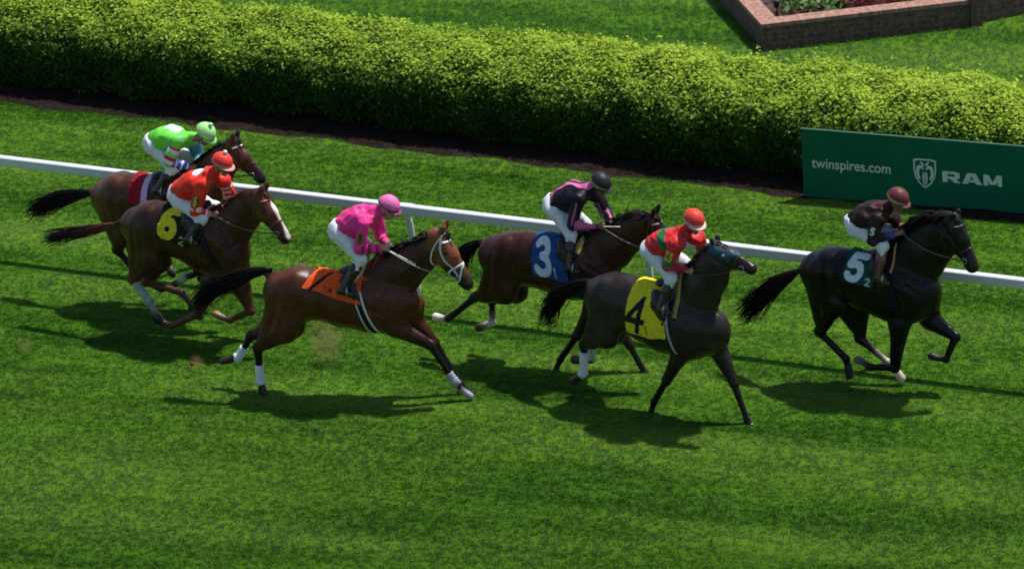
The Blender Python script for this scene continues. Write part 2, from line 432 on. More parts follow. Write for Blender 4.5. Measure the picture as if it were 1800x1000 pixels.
# inner twig mass, closes the view through the hedge
sg = np.linspace(HL0, HL1, 260); pg = np.linspace(0, 1, 26)
SS, PP = np.meshgrid(sg, pg, indexing='ij')
P, _, _ = hedge_pt(SS.ravel(), PP.ravel(), -.17)
Q = [(a*26+b, (a+1)*26+b, (a+1)*26+b+1, a*26+b+1) for a in range(259) for b in range(25)]
M_TWIG = mat('twigs', (.03, .045, .014), .95, noise=.5, nscale=14, bump=1, bscale=40)
obj('twig_mass', np_mesh('twig_mass', P-HB, quads=Q, mats=[M_TWIG]), hedge)
for i in range(90):
    s0 = lerp(HL0+.2, HL1-.2, (i+r.uniform())/90); t0 = H_T0+r.uniform(.2, .9)
    p = eco(s0, t0)-HB; q = eco(s0+r.normal()*.12, t0+r.normal()*.1-.05, .45)-HB
    V, Fc = tubes([spline([p, (p+q)/2+r.normal(size=3)*.02, q], 4)], [np.linspace(.016, .008, 4)], 5); obj('stem', np_mesh('stem', V, faces=Fc, mats=[M_BARK]), hedge)

# ------------------------------------------------------------------- rail
M_WHITE = mat('white_plastic', (.64, .66, .70), .35, noise=.05, nscale=6, spec=.4)
rail = empty('running_rail', tuple(ra0*[1, 1, 0])); RB = np.array(rail.location)
tag(rail, 'long white running rail on angled posts along the turf', 'rail')
prof_r = [(-.055, .038), (-.046, .048), (.046, .048), (.055, .038), (.055, -.052), (.042, -.068), (-.042, -.068), (-.055, -.052)]
V, Fc = [], []
L_ = 26.0; st = np.linspace(-6, L_-6, 40)
for s_ in st:
    for (a_, b_) in prof_r: V.append(ra0+RDIR*s_+RNRM*a_+np.array([0, 0, b_])-RB)
m8 = len(prof_r)
for i in range(len(st)-1):
    for j in range(m8): Fc.append((i*m8+j, i*m8+(j+1) % m8, (i+1)*m8+(j+1) % m8, (i+1)*m8+j))
Fc += [tuple(range(m8))[::-1], tuple((len(st)-1)*m8+j for j in range(m8))]
obj('beam', np_mesh('beam', V, faces=Fc, mats=[M_WHITE], smooth=False), rail)
pA = ground(709, 370, RZ); sA = (pA-ra0)@RDIR; pB = ground(1566, 470, RZ); sB = (pB-ra0)@RDIR; dS = (sB-sA)/2
print('rail post spacing', dS)
for k in range(-2, 5):
    s_ = sA+dS*k
    p0 = ra0+RDIR*s_-RB; base = p0+RNRM*.16; base[2] = -.05; p0 = p0.copy(); p0[2] = RZ-.06
    lines = [spline([p0, p0+RNRM*.05-np.array([0, 0, .10]), lerp(p0, base, .4)+RNRM*.05, base], 8)]
    V, Fc = tubes(lines, [np.full(8, .042)], 8)
    obj('post', np_mesh('post', V, faces=Fc, mats=[M_WHITE]), rail)
    bv = []; 
    for q_ in (-.09, .09):
        for (a_, b_) in prof_r: bv.append(ra0+RDIR*(s_+q_)+RNRM*a_*1.12+np.array([0, 0, b_*1.12])-RB)
    bf = [(j, (j+1) % m8, m8+(j+1) % m8, m8+j) for j in range(m8)]+[tuple(range(m8))[::-1], tuple(m8+j for j in range(m8))]
    obj('bracket', np_mesh('bracket', bv, faces=bf, mats=[M_WHITE], smooth=False), rail)

# ------------------------------------------------------------------- sign
SP0 = ground(1413, 346); SP1 = ground(1800, 379); SD = (SP1-SP0)/np.linalg.norm(SP1-SP0); SN = np.array([SD[1], -SD[0], 0.0])
print('sign yaw', math.degrees(math.atan2(-SD[1], SD[0])))
def sco(px, py):
    h = plane_hit(px, py, SP0, SN)-SP0; return h@SD, h[2]
SH = sco(1405, 228)[1]; print('sign h', SH, 'left', sco(1405, 228), 'twin', sco(1426, 293), sco(1566, 306), 'ram', sco(1657, 320), sco(1762, 328), 'shield', sco(1605, 279), sco(1646, 331))
sign = empty('advertising_board', tuple(SP0), math.atan2(SD[1], SD[0]))
tag(sign, 'dark green advertising board with white lettering standing against the hedge', 'sign')
M_SIGN = mat('green_board', (.003, .125, .062), .6, noise=.12, nscale=2.5, bump=.08, bscale=3, spec=.15)
M_EDGE = mat('board_edge', (.03, .10, .06), .6)
M_LET = mat('white_letters', (.62, .70, .66), .5)
V, Fc = box_mesh((0, .0, .01), (4.6, .035, SH)); obj('panel', np_mesh('panel', V, faces=Fc, mats=[M_SIGN], smooth=False), sign)
V, Fc = box_mesh((-.004, -.004, SH), (4.604, .039, SH+.016)); obj('top_rim', np_mesh('top_rim', V, faces=Fc, mats=[M_EDGE], smooth=False), sign)
for x_ in (.2, 2.2, 4.2):
    V, Fc = box_mesh((x_, .039, 0), (x_+.05, .09, SH-.05)); obj('back_post', np_mesh('back_post', V, faces=Fc, mats=[M_EDGE], smooth=False), sign)
def text(body, x0, x1, z0, hgt, name, bold=0.0):
    cu = bpy.data.curves.new(name, 'FONT'); cu.body = body; cu.size = 1; cu.offset = bold; cu.extrude = 0.0; cu.resolution_u = 6
    to = bpy.data.objects.new('tmp', cu); COL.objects.link(to); dg = bpy.context.evaluated_depsgraph_get()
    me = bpy.data.meshes.new_from_object(to.evaluated_get(dg)); bpy.data.objects.remove(to)
    co = np.array([v.co[:] for v in me.vertices]); mn, mx = co.min(0), co.max(0)
    base = 0.0
    sx = (x1-x0)/(mx[0]-mn[0]); sz = hgt
    W_ = np.stack([x0+(co[:, 0]-mn[0])*sx, np.full(len(co), -.004), z0+(co[:, 1]-base)*sz], 1)
    me.vertices.foreach_set('co', W_.astype(np.float32).ravel()); me.materials.clear(); me.materials.append(M_LET); me.update()
    return obj(name, me, sign)
a0 = sco(1427, 293.5); a1 = sco(1566, 306)
text('twinspires.com', a0[0], a1[0], (a0[1]+a1[1])/2, .19, 'lettering', .012)
a0 = sco(1657, 319.5); a1 = sco(1762, 328.5)
V, Fc = [], []; rx0, rx1, rz = a0[0], a1[0], (a0[1]+a1[1])/2; rw = (rx1-rx0); rh = .145; cnt = [0]
def quad(pts):
    b0 = len(V); cnt[0] += 1; V.extend([(rx0+x*rw, -.003-.0006*cnt[0], rz+z*rh) for x, z in pts]); Fc.append(tuple(range(b0, b0+4)))
def rect(x0, z0, x1, z1): quad([(x0, z0), (x1, z0), (x1, z1), (x0, z1)])
rect(.0, 0, .085, 1); rect(.08, .76, .25, 1); rect(.08, .32, .25, .54); rect(.205, .40, .29, .93); quad([(.12, .36), (.225, .36), (.31, 0), (.20, 0)])
quad([(.33, 0), (.425, 0), (.52, 1), (.42, 1)]); quad([(.565, 0), (.665, 0), (.56, 1), (.47, 1)]); rect(.40, .18, .60, .38)
rect(.69, 0, .765, 1); rect(.925, 0, 1.0, 1); quad([(.80, .12), (.87, .12), (.775, 1), (.69, 1)]); quad([(.82, .12), (.89, .12), (1.0, 1), (.915, 1)])
obj('lettering', np_mesh('lettering', V, faces=Fc, mats=[M_LET], smooth=False), sign)
# shield emblem with a ram's head
c0 = sco(1625, 279); c1 = sco(1627, 331); cx = (c0[0]+c1[0])/2; hh = c0[1]-c1[1]; ww = sco(1646, 300)[0]-sco(1605, 300)[0]
def poly(pts, y=-.004): return [(cx+x*ww, y, c1[1]+z*hh) for x, z in pts]
def sym_outline(pts): return pts+[(-x, z) for x, z in pts[::-1]]
outer = [(0, 0), (.12, .06), (.28, .18), (.42, .36), (.48, .60), (.49, .95), (.25, 1.0), (0, .985)]
inner = [(x*.86, .5+(z-.5)*.89) for x, z in outer]
def ring(o_, i_, y):
    O = poly(o_+[(-x, z) for x, z in o_[-2:0:-1]], y); I = poly(i_+[(-x, z) for x, z in i_[-2:0:-1]], y); n_ = len(O)
    return O+I, [(j, (j+1) % n_, n_+(j+1) % n_, n_+j) for j in range(n_)]
V, Fc = ring(outer, inner, -.004)
def addpoly(pts):
    b0 = len(V); V.extend(poly(pts, -.0045)); Fc.append(tuple(range(b0, b0+len(pts))))
for sg_ in (1, -1):
    # curled horn
    ho = [(.04, .66), (.12, .76), (.26, .78), (.36, .68), (.38, .50), (.30, .32), (.24, .28)]
    hi_ = [(.06, .60), (.13, .66), (.20, .66), (.25, .58), (.25, .46), (.20, .36), (.20, .30)]
    for j in range(len(ho)-1):
        q = [ho[j], ho[j+1], hi_[j+1], hi_[j]]; q = [(sg_*x, z) for x, z in q]
        addpoly(q if sg_ < 0 else q[::-1])
    addpoly([(sg_*x, z) for x, z in [(.02, .80), (.16, .92), (.20, .88), (.06, .72)]])
    addpoly([(sg_*x, z) for x, z in [(.02, .56), (.10, .50), (.11, .28), (.05, .10), (.02, .10)]])
obj('emblem', np_mesh('emblem', V, faces=Fc, mats=[M_LET], smooth=False), sign)

# --------------------------------------------------------- brick flower bed
def brick_mat(name, c1, c2, mortar, sc):
    m, t, b = new_mat(name); N, L = t.nodes, t.links
    tc = N.new('ShaderNodeUVMap'); br = N.new('ShaderNodeTexBrick'); L.new(tc.outputs[0], br.inputs['Vector'])
    br.inputs['Scale'].default_value = 1; br.inputs['Color1'].default_value = (*c1, 1); br.inputs['Color2'].default_value = (*c2, 1); br.inputs['Mortar'].default_value = (*mortar, 1)
    br.inputs['Brick Width'].default_value = sc[0]; br.inputs['Row Height'].default_value = sc[1]; br.inputs['Mortar Size'].default_value = .008; br.inputs['Bias'].default_value = -.2
    n = N.new('ShaderNodeTexNoise'); n.inputs['Scale'].default_value = 14; n.inputs['Detail'].default_value = 4; L.new(tc.outputs[0], n.inputs['Vector'])
    mr = N.new('ShaderNodeMapRange'); mr.inputs['From Min'].default_value = .3; mr.inputs['From Max'].default_value = .7; mr.inputs['To Min'].default_value = .45; mr.inputs['To Max'].default_value = 1.45; L.new(n.outputs[0], mr.inputs[0])
    mx = N.new('ShaderNodeVectorMath'); mx.operation = 'SCALE'; L.new(br.outputs[0], mx.inputs[0]); L.new(mr.outputs[0], mx.inputs['Scale'])
    L.new(mx.outputs[0], b.inputs['Base Color']); b.inputs['Roughness'].default_value = .9
    bp = N.new('ShaderNodeBump'); bp.inputs['Strength'].default_value = .6; bp.inputs['Distance'].default_value = .01; bp.invert = True
    L.new(br.outputs['Fac'], bp.inputs['Height']); L.new(bp.outputs[0], b.inputs['Normal'])
    return m
M_BRICK = brick_mat('old_brick', (.17, .080, .058), (.10, .060, .045), (.14, .12, .10), (.21, .075))
M_COPE = brick_mat('coping_brick', (.40, .19, .14), (.31, .15, .11), (.30, .23, .20), (.11, .22))
def wall_seg(parent, base, A, B, z0, z1, th, material, name, over=0.0):
    """box wall from A to B (world), thickness th towards inside (left of A->B), uv in metres"""
    A = np.array(A[:2]); B = np.array(B[:2]); d = (B-A)/np.linalg.norm(B-A); nrm = np.array([-d[1], d[0]])
    A2 = A-nrm*over-d*over; B2 = B-nrm*over+d*over; Ln = np.linalg.norm(B2-A2); T = th+over*2
    c = [A2, B2, B2+nrm*T, A2+nrm*T]
    V = [(*p, z0) for p in c]+[(*p, z1) for p in c]; V = np.array(V)-base
    Fc = [(0, 1, 5, 4), (1, 2, 6, 5), (2, 3, 7, 6), (3, 0, 4, 7), (4, 5, 6, 7)]
    me = np_mesh(name, V, faces=Fc, mats=[material], smooth=False)
    uv = me.uv_layers.new(name='UVMap')
    h = z1-z0
    U = [[(0, 0), (Ln, 0), (Ln, h), (0, h)], [(0, 0), (T, 0), (T, h), (0, h)], [(0, 0), (Ln, 0), (Ln, h), (0, h)], [(0, 0), (T, 0), (T, h), (0, h)], [(0, 0), (Ln, 0), (Ln, T), (0, T)]]
    for f, us in zip(me.polygons, U):
        for li, u_ in zip(f.loop_indices, us): uv.data[li].uv = u_
    return obj(name, me, parent)
B0 = ground(1342, 90); B1 = ground(1706, 47); BL = ground(1250, -12)
dl = (BL-B0)/np.linalg.norm(BL-B0); dr = (B1-B0)/np.linalg.norm(B1-B0); BLf = B0+dl*3.2; WH = .33
print('planter', B0, B1, BL, 'len', np.linalg.norm(B1-B0), 'ang', math.degrees(math.acos(dl@dr)))
bed = empty('brick_flower_bed', tuple(B0)); bb = np.array(B0)
tag(bed, 'low brick flower bed wall with pink brick coping on the lawn behind the hedge', 'planter')
wall_seg(bed, bb, B0, B1, -.05, WH, .2, M_BRICK, 'front_wall')
wall_seg(bed, bb, BLf, B0, -.05, WH-.001, .2, M_BRICK, 'side_wall')
wall_seg(bed, bb, B0, B1, WH, WH+.055, .24, M_COPE, 'coping', .015)
wall_seg(bed, bb, BLf, B0+dl*.0, WH, WH+.054, .24, M_COPE, 'coping', .015)
BRf = B1+dl*3.2
wall_seg(bed, bb, B1+dl*.22, BRf, -.05, WH+.053, .2, M_BRICK, 'far_side_wall')
wall_seg(bed, bb, BRf-dl*.003, BLf-dl*.003, -.05, WH+.052, .2, M_BRICK, 'back_wall')
B2 = B1+dr*.16; PR = np.array([-dr[1], dr[0], 0])
wall_seg(bed, bb, B1+dr*.002-PR*.05, B2-PR*.05, -.05, WH+.16, .32, M_BRICK, 'corner_pier')
wall_seg(bed, bb, B2+dr*.002+PR*.1, B2+dr*3+PR*.9, -.05, WH+.5, .2, M_BRICK, 'rear_wall')
# soil in the bed
inn = lambda s_, t_: B0+dr*s_+dl*t_
V = np.array([inn(.02, .02), inn(2.5, .02), inn(2.5, 3.18), inn(.02, 3.18)]); V[:, 2] = WH-.07
tag(obj('bed_soil', np_mesh('bed_soil', V-bb, faces=[(0, 1, 2, 3)], mats=[mat('mulch', (.075, .03, .022), .95, noise=.6, nscale=25, bump=1, bscale=60)], smooth=False), bed), None)
def plant(px, py, kind, label, grp, hgt, seed):
    rr = np.random.default_rng(seed); g0 = ground(px, py, WH-.07); root = empty('bedding_plant', tuple(g0)); tag(root, label, 'plant', grp)
    n_ = 90 if kind == 'green' else 120; P = rr.normal(size=(n_, 3))*np.array([.12, .12, .0]); P[:, 2] = rr.uniform(.03, hgt, n_)
    Nn_ = P*np.array([3, 3, 0])+np.array([0, 0, 1.0]); Nn_ /= np.linalg.norm(Nn_, axis=1, keepdims=True)
    base = {'green': np.array([.12, .25, .06]), 'red': np.array([.17, .022, .025]), 'dull': np.array([.10, .05, .03])}[kind]
    c_ = base*rr.uniform(.5, 1.5, (n_, 1))
    if kind == 'green': c_[rr.uniform(size=n_) < .2] = (.35, .45, .2)
    V, Q, C = leaves(P, Nn_, .10 if kind == 'green' else .07, c_, seed+1, .5, .5)
    obj('leaves', np_mesh('leaves', V, quads=Q, col=C, mats=[M_LEAF], smooth=False), root)
    ls = [spline([(0, 0, 0), P[i]*.5+np.array([0, 0, .02]), P[i]], 4) for i in range(0, n_, 9)]
    V, Fc = tubes(ls, [np.full(4, .004)]*len(ls), 3); obj('stem', np_mesh('stem', V, faces=Fc, mats=[M_BARK]), root)
pl = [(1385, 22, 'green'), (1410, 12, 'green'), (1442, 18, 'green'), (1472, 10, 'green'), (1430, 0, 'green'), (1385, 0, 'green'), (1502, 14, 'red'), (1528, 12, 'red'), (1556, 10, 'red'), (1582, 8, 'dull'), (1608, 6, 'red'), (1640, 2, 'red'), (1668, 0, 'red'), (1490, -2, 'dull'), (1540, -6, 'red'), (1590, -8, 'red')]
for i, (x_, y_, k_) in enumerate(pl):
    lab = {'green': 'leafy green bedding plant with pale leaves near the corner of the brick bed', 'red': 'dark red leafy bedding plant behind the long brick front wall', 'dull': 'dull brownish low bedding plant among the red ones in the brick bed'}[k_]
    plant(x_, y_, k_, lab, {'green': 'green plants in the brick bed', 'red': 'red plants in the brick bed', 'dull': 'brownish plants in the brick bed'}[k_], .22 if k_ == 'green' else .16, 50+i*3)
g0 = ground(1366, 30, WH-.07); sl = empty('garden_spike_light', tuple(g0)); tag(sl, 'small black garden light standing in the corner of the brick bed', 'garden light')
M_BLK = mat('black_metal', (.012, .012, .013), .4, noise=.1)
V, Fc = tubes([[(0, 0, -.03), (0, 0, .16)], ], [np.array([.01, .01])], 8); obj('stake', np_mesh('stake', V, faces=Fc, mats=[M_BLK]), sl)
V, Fc = tubes([[(0, 0, .13), (0, 0, .15), (0, 0, .22), (0, 0, .235), (0, 0, .24)]], [np.array([.02, .04, .045, .06, .03])], 12); obj('lamp_head', np_mesh('lamp_head', V, faces=Fc, mats=[M_BLK]), sl)

# ================================================================= horses
M_COAT = mat('horse_coat', None, .32, vcol=True, noise=.30, nscale=6, bump=.30, bscale=55, coat=.0, spec=.28, rnoise=.09)
M_HAIR = mat('horse_hair', None, .6, vcol=True, spec=.15)
M_EYE = mat('eye', (.006, .004, .003), .08)
M_LEATHER = mat('saddle_leather', (.012, .011, .012), .4, noise=.2)
M_CLOTHV = mat('race_cloth', None, .8, vcol=True, noise=.12, nscale=20, bump=.5, bscale=18, spec=.15)
M_METAL = mat('steel', (.55, .56, .58), .3, metallic=1.0)
SIL = mat('silks', None, .5, vcol=True, noise=.05, nscale=20, bump=.5, bscale=22, spec=.25)
M_SKIN = mat('skin', None, .5, vcol=True, noise=.06, nscale=30)
M_BREECH = mat('white_breeches', (.74, .75, .80), .6, noise=.05, nscale=20, bump=.3, bscale=25)

class Rig:
    """local frame of one horse: x forward, y to its left (away from the camera), z up"""
    def __init__(s, yaw, gx, gy):
        s.a = R(yaw); s.O = ground(gx, gy)
        s.f = np.array([math.cos(s.a), -math.sin(s.a), 0]); s.l = np.array([math.sin(s.a), math.cos(s.a), 0]); s.z = np.array([0, 0, 1.0])
        s.ppm = FPX/((s.O-CAM)@FW)
    def U(s, px, py, y=0.0):
        h = plane_hit(px, py, s.O+s.l*y, s.l)-s.O
        return np.array([h@s.f, y, h[2]])
    def W(s, L): return s.O+s.f*L[0]+s.l*L[1]+s.z*L[2]

BLK = (.006, .0045, .0045)
def build_horse(sp):
    g = Rig(sp['yaw'], *sp['o']); U = g.U; S = SDF(); coat = np.array(sp['coat']); pts_c = np.array(sp.get('points', BLK)); ppm = g.ppm
    root = empty('racehorse', tuple(g.O), -g.a); tag(root, sp['label'], 'horse', 'racehorses galloping on the turf'); root['_'] = 0; del root['_']
    belly = coat*.8
    # torso
    T = [(U(x, y), r_/ppm, hw) for x, y, r_, hw in sp['torso']]
    for (a, ra, ha), (b, rb, hb) in zip(T[:-1], T[1:]):
        S.cone(a, b, ra, rb, (ha+hb)/(ra+rb), .03, coat, coat, 'torso')
    # neck
    Nk = [(U(x, y, yy), r_/ppm, hw) for x, y, r_, hw, yy in [(n_+(0,))[:5] for n_ in sp['neck']]]
    for (a, ra, ha), (b, rb, hb) in zip(Nk[:-1], Nk[1:]):
        S.cone(a, b, ra, rb, (ha+hb)/(ra+rb), .05, coat*sp.get('neckc', 1), coat*sp.get('neckc', 1), 'neck')
    # withers, croup muscles, shoulder blades
    wx = T[4][0]+np.array([.06, 0, T[4][1]*.72]); S.cone(wx+np.array([-.22, 0, -.03]), wx, .085, .10, .7, .08, coat, coat, 'torso')
    for sy in (-1, 1):
        c1 = T[1][0]+np.array([0, sy*.10, T[1][1]*.45]); S.cone(c1, T[0][0]+np.array([.02, sy*.09, .02]), .17, .15, .8, .05, coat, coat, 'torso')
    legs = {}
    def hock_dir(a, b): v = b-a; return v/np.linalg.norm(v)
    for nm, sy in (('hn', -1), ('hf', 1)):
        hip, sti, hok, fet, hof, toe = [U(x, y, sy*yy) for (x, y), yy in zip(sp[nm], (.12, .16, .12, .11, .11, .11))]
        sock = sp.get('socks', {}).get(nm); foot = sp.get('feet', {}).get(nm)
        cl = np.array(sp.get('legcol', pts_c)); hk = lerp(coat, cl, .65)
        S.cone(hip, sti, .235, .165, .55, .06, coat, coat, 'thigh')
        S.cone(hip+np.array([-.11, 0, -.05]), lerp(sti, hok, .52)+np.array([-.06, 0, 0]), .16, .10, .6, .05, coat, coat, 'thigh')
        S.cone(sti, hok, .150, .064, .68, .05, coat, hk)
        v = hock_dir(hok, fet); u = hock_dir(sti, hok)
        S.cone(lerp(sti, hok, .62)-np.array([.03, 0, 0]), hok+u*.035-v*.02, .026, .028, .7, .03, hk, cl)
        S.cone(hok-v*.02, hok+v*.05, .057, .048, .75, .03, cl)
        S.cone(hok, fet, .044, .038, .85, .02, cl, cl); 
        fc = sock if sock is not None else cl
        S.ball(fet, .045, .9, .02, fc); S.cone(lerp(hok, fet, .62), fet, .038, .038, .85, .015, lerp(np.array(cl), np.array(fc), .5) if sock is not None else cl, fc)
        S.cone(fet, hof, .036, .037, .95, .02, fc, fc)
        hc = np.array(foot if foot is not None else (.03, .025, .022)); S.cone(hof, toe, .042, .050, 1, .012, hc, hc)
        S.cone(hof, hof+(toe-hof)*.2+np.array([-.03, 0, -.01]), .034, .03, 1, .012, hc, hc)
        legs[nm] = (hok, fet, hof, toe)
    for nm, sy in (('fn', -1), ('ff', 1)):
        sho, elb, kne, fet, hof, toe = [U(x, y, sy*yy) for (x, y), yy in zip(sp[nm], (.13, .14, .12, .11, .11, .11))]
        sock = sp.get('socks', {}).get(nm); foot = sp.get('feet', {}).get(nm)
        cl = np.array(sp.get('legcol', pts_c)); kk = lerp(coat, cl, .6)
        top = T[4][0]+np.array([.10, sy*.10, T[4][1]*.45])
        S.cone(top, sho, .13, .125, .5, .05, coat, coat, 'thigh')
        S.cone(sho, elb, .155, .115, .6, .05, coat, coat)
        S.cone(elb+np.array([-.05, 0, .02]), lerp(elb, kne, .35), .10, .072, .7, .03, coat, coat)
        S.cone(elb, kne, .122, .060, .72, .05, coat, kk)
        v = hock_dir(elb, kne)
        S.ball(kne, .061, .9, .02, kk); S.cone(kne, fet, .045, .038, .85, .02, cl, cl)
        S.cone(kne+np.array([-.012, 0, 0]), lerp(kne, fet, .9)+np.array([-.014, 0, 0]), .022, .02, .7, .01, cl, cl)
        fc = sock if sock is not None else cl
        S.ball(fet, .043, .9, .02, fc); S.cone(fet, hof, .034, .036, .95, .02, fc, fc)
        hc = np.array(foot if foot is not None else (.03, .025, .022)); S.cone(hof, toe, .038, .046, 1, .012, hc, hc)
        legs[nm] = (kne, fet, hof, toe)
    # dock of the tail
    tl = [U(x, y) for x, y in sp['tail']]; 
    S.cone(T[0][0]+np.array([-.03, 0, T[0][1]*.62]), lerp(tl[0], tl[1], .5), .06, .035, .8, .05, coat, pts_c)
    # head
    yy = sp.get('head_y', (0, 0)); P0 = U(*sp['poll'], yy[0]); P1 = U(*sp['muzzle'], yy[1]); hd = (P1-P0); HL = np.linalg.norm(hd); hd /= HL
    sc = HL/.60; hs_ = sp.get('hsc', 1.16); lat = np.array([0, 1.0, 0]); lat -= hd*(lat@hd); lat /= np.linalg.norm(lat); dor = np.cross(hd, lat)
    if dor[2] < 0: dor = -dor
    print('   head length', round(float(HL), 2))
    def H(h, d, y=0.0): return P0+(hd*h+dor*d+lat*y)*sc
    hc = coat*sp.get('headc', 1.0); mz = np.array(sp.get('muzc', (.016, .012, .012)))
    q = lambda a, b, ra, rb, lt, k=.025, ca=hc, cb=None: S.cone(H(*a), H(*b), ra*sc*hs_, rb*sc*hs_, lt, k, ca, cb if cb is not None else ca, 'head')
    S.cone(Nk[-1][0], H(.07, -.09), Nk[-1][1], .085*sc, .55, .06, coat, hc, 'neck')
    q((.02, -.06), (.24, -.062), .082, .082, .88); q((.22, -.052), (.50, -.062), .066, .047, .78, .03, hc, lerp(hc, mz, .5))
    jc_ = coat*sp.get('jawc', 1.0); q((.15, -.135), (.21, -.125), .092, .080, .55, .025, jc_); q((.20, -.15), (.46, -.112), .062, .036, .60, .03, jc_, mz)
    q((.47, -.072), (.555, -.084), .052, .056, .95, .02, mz); q((.515, -.125), (.54, -.122), .032, .028, .9, .02, mz)
    for sy in (-1, 1):
        q((.10, -.02, sy*.055), (.27, -.055, sy*.062), .026, .018, 1, .03)          # brow and cheek ridge
        q((.555, -.062, sy*.032), (.57, -.066, sy*.03), .024, .02, 1, .01, mz)      # nostril rim
        q((.12, -.12, sy*.035), (.22, -.135, sy*.03), .065, .06, .5, .02)
    for sy in (-1, 1):
        e0 = (.012, .005, sy*.045); tipd = sp.get('ear', (-.05, .115)); 
        e1 = (tipd[0]*.55, .02+tipd[1]*.5, sy*.062); e2 = (tipd[0], tipd[1], sy*.052)
        q(e0, e1, .028, .026, .9, .012, hc*.8); q(e1, e2, .026, .006, .9, .008, hc*.8, hc*.5)
    h = .0135
    el = [U(*sp[k_][1], -.14) for k_ in ('fn', 'ff')]; sh_ = [U(*sp[k_][0], -.14) for k_ in ('fn', 'ff')]; st_ = [U(*sp[k_][1], -.16) for k_ in ('hn', 'hf')]; hk_ = [U(*sp[k_][2], -.12) for k_ in ('hn', 'hf')]
    GR = []
    v3 = lambda x_, z_: np.array([x_, 0, z_])
    for i_ in (0, 1):
        o_ = -1 if i_ == 0 else 1
        GR += [(wx+v3(-.06, -.16), el[i_]+v3(-.13, .06), .014, .030, o_), (wx+v3(.13, -.10), sh_[i_]+v3(.09, .06), .013, .032, o_), (wx+v3(.02, -.26), el[i_]+v3(-.02, .12), .010, .024, o_),
               (sh_[i_]+v3(-.05, .16), el[i_]+v3(.06, .02), .010, .026, o_),
               (T[1][0]+v3(.13, T[1][1]*.35), st_[i_]+v3(.10, .10), .016, .038, o_), (T[0][0]+v3(.03, .14), lerp(st_[i_], hk_[i_], .35)+v3(-.07, 0), .014, .028, o_),
               (T[1][0]+v3(-.02, T[1][1]*.55), st_[i_]+v3(-.03, .04), .007, .045, o_), (H(.22, -.20)*np.array([1, 0, 1]), sh_[i_]+v3(.06, .14), .011, .030, o_),
               (lerp(st_[i_], hk_[i_], .15)+v3(.02, 0), lerp(st_[i_], hk_[i_], .8)+v3(.0, 0), .008, .018, o_), (H(.30, -.075)*np.array([1, 0, 1]), H(.13, -.10)*np.array([1, 0, 1]), .005, .016, o_), (H(.26, -.135)*np.array([1, 0, 1]), H(.45, -.09)*np.array([1, 0, 1]), .005, .014, o_)]
    for o_, i_ in ((-1, 0), (1, 1)):
        GR += [(wx+v3(.05, -.10), sh_[i_]+v3(.02, .08), -.012, .045, o_), (wx+v3(-.02, -.34), el[i_]+v3(.02, .12), -.011, .05, o_), (T[1][0]+v3(.02, T[1][1]*.6), T[0][0]+v3(.10, .0), -.010, .05, o_),
               (lerp(T[1][0], st_[i_], .4)+v3(.04, 0), st_[i_]+v3(.03, -.02), -.011, .045, o_), (T[0][0]+v3(.07, -.02), lerp(st_[i_], hk_[i_], .3)+v3(-.02, 0), -.010, .035, o_),
               (H(.12, -.12)*np.array([1, 0, 1]), lerp(Nk[0][0], Nk[1][0], .5)+v3(0, .0), -.008, .05, o_)]
    for r_i in range(5): GR.append((T[3][0]+v3(-.16+.085*r_i, .12), T[3][0]+v3(-.24+.085*r_i, -.22), .0035, .022, 0))
    def fn(F, G):
        add = .006*wob(G, 9, 3, 5)+.003*wob(G, 22, 4, 5)
        m_ = np.abs(F) < .06; Gm = G[m_]; am = np.zeros(len(Gm))
        for a_, b_, dp, wd_, o_ in GR:
            a2 = a_[[0, 2]]; b2 = b_[[0, 2]]; ab = b2-a2; t = np.clip(((Gm[:, [0, 2]]-a2)@ab)/(ab@ab), 0, 1); d2 = ((Gm[:, [0, 2]]-a2-t[:, None]*ab)**2).sum(1)
            yv = np.abs(Gm[:, 1]) if o_ == 0 else Gm[:, 1]*o_
            am += 1.8*dp*np.exp(-d2/wd_**2)*np.clip((yv-.035)/.05, 0, 1)*np.clip(1.2-abs(2*t-1), 0, 1)
        add[m_] += am
        return F+add.astype(np.float32)*(np.abs(F) < .1)
    F, lo = S.grid(h, fn=fn); V, Q = surface_nets(F, lo, h)
    C = S.colors(V)
    # markings
    if 'blaze' in sp:
        X = (V-P0)/sc; hh_, dd_, ll_ = X@hd, X@dor, X@lat
        m = np.clip((.030-np.abs(ll_)*(1.0)-.012*np.sin(hh_*20))/.012, 0, 1)*np.clip((dd_+.055)/.015, 0, 1)*np.clip((hh_-.12)/.03, 0, 1)*np.clip((.60-hh_)/.03, 0, 1)
        C = C*(1-m[:, None])+np.array([.72, .68, .62])*m[:, None]
    # darker, dappled topline/underside of the coat itself
    nn = wob(V, 5, 31, 6); C = C*(1+.15*nn)[:, None]
    crest0 = []
    ax = [P for P, _, _ in Nk]+[H(.02, -.02)]; rads_n = [x[1] for x in Nk]+[.085*sc]
    for i in range(len(ax)):
        d = (ax[min(i+1, len(ax)-1)]-ax[max(i-1, 0)]); d /= np.linalg.norm(d); crest0.append(ax[i]+np.array([-d[2], 0, d[0]])*rads_n[i]*.93)
    crest0[-1] = H(.0, .02); crest0[0] = lerp(crest0[0], wx+np.array([0, 0, .09]), .6)
    cr0 = spline(crest0, 60); dm = np.full(len(V), 9.)
    for c_ in cr0: dm = np.minimum(dm, np.linalg.norm((V-c_)*np.array([1, 1, 1]), axis=1))
    m = np.clip((.075-dm)/.03, 0, 1)[:, None]; C = C*(1-m)+np.array(sp.get('manec', BLK))*m
    body = obj('body', np_mesh('body', V, quads=Q, col=C, mats=[M_COAT]), root)
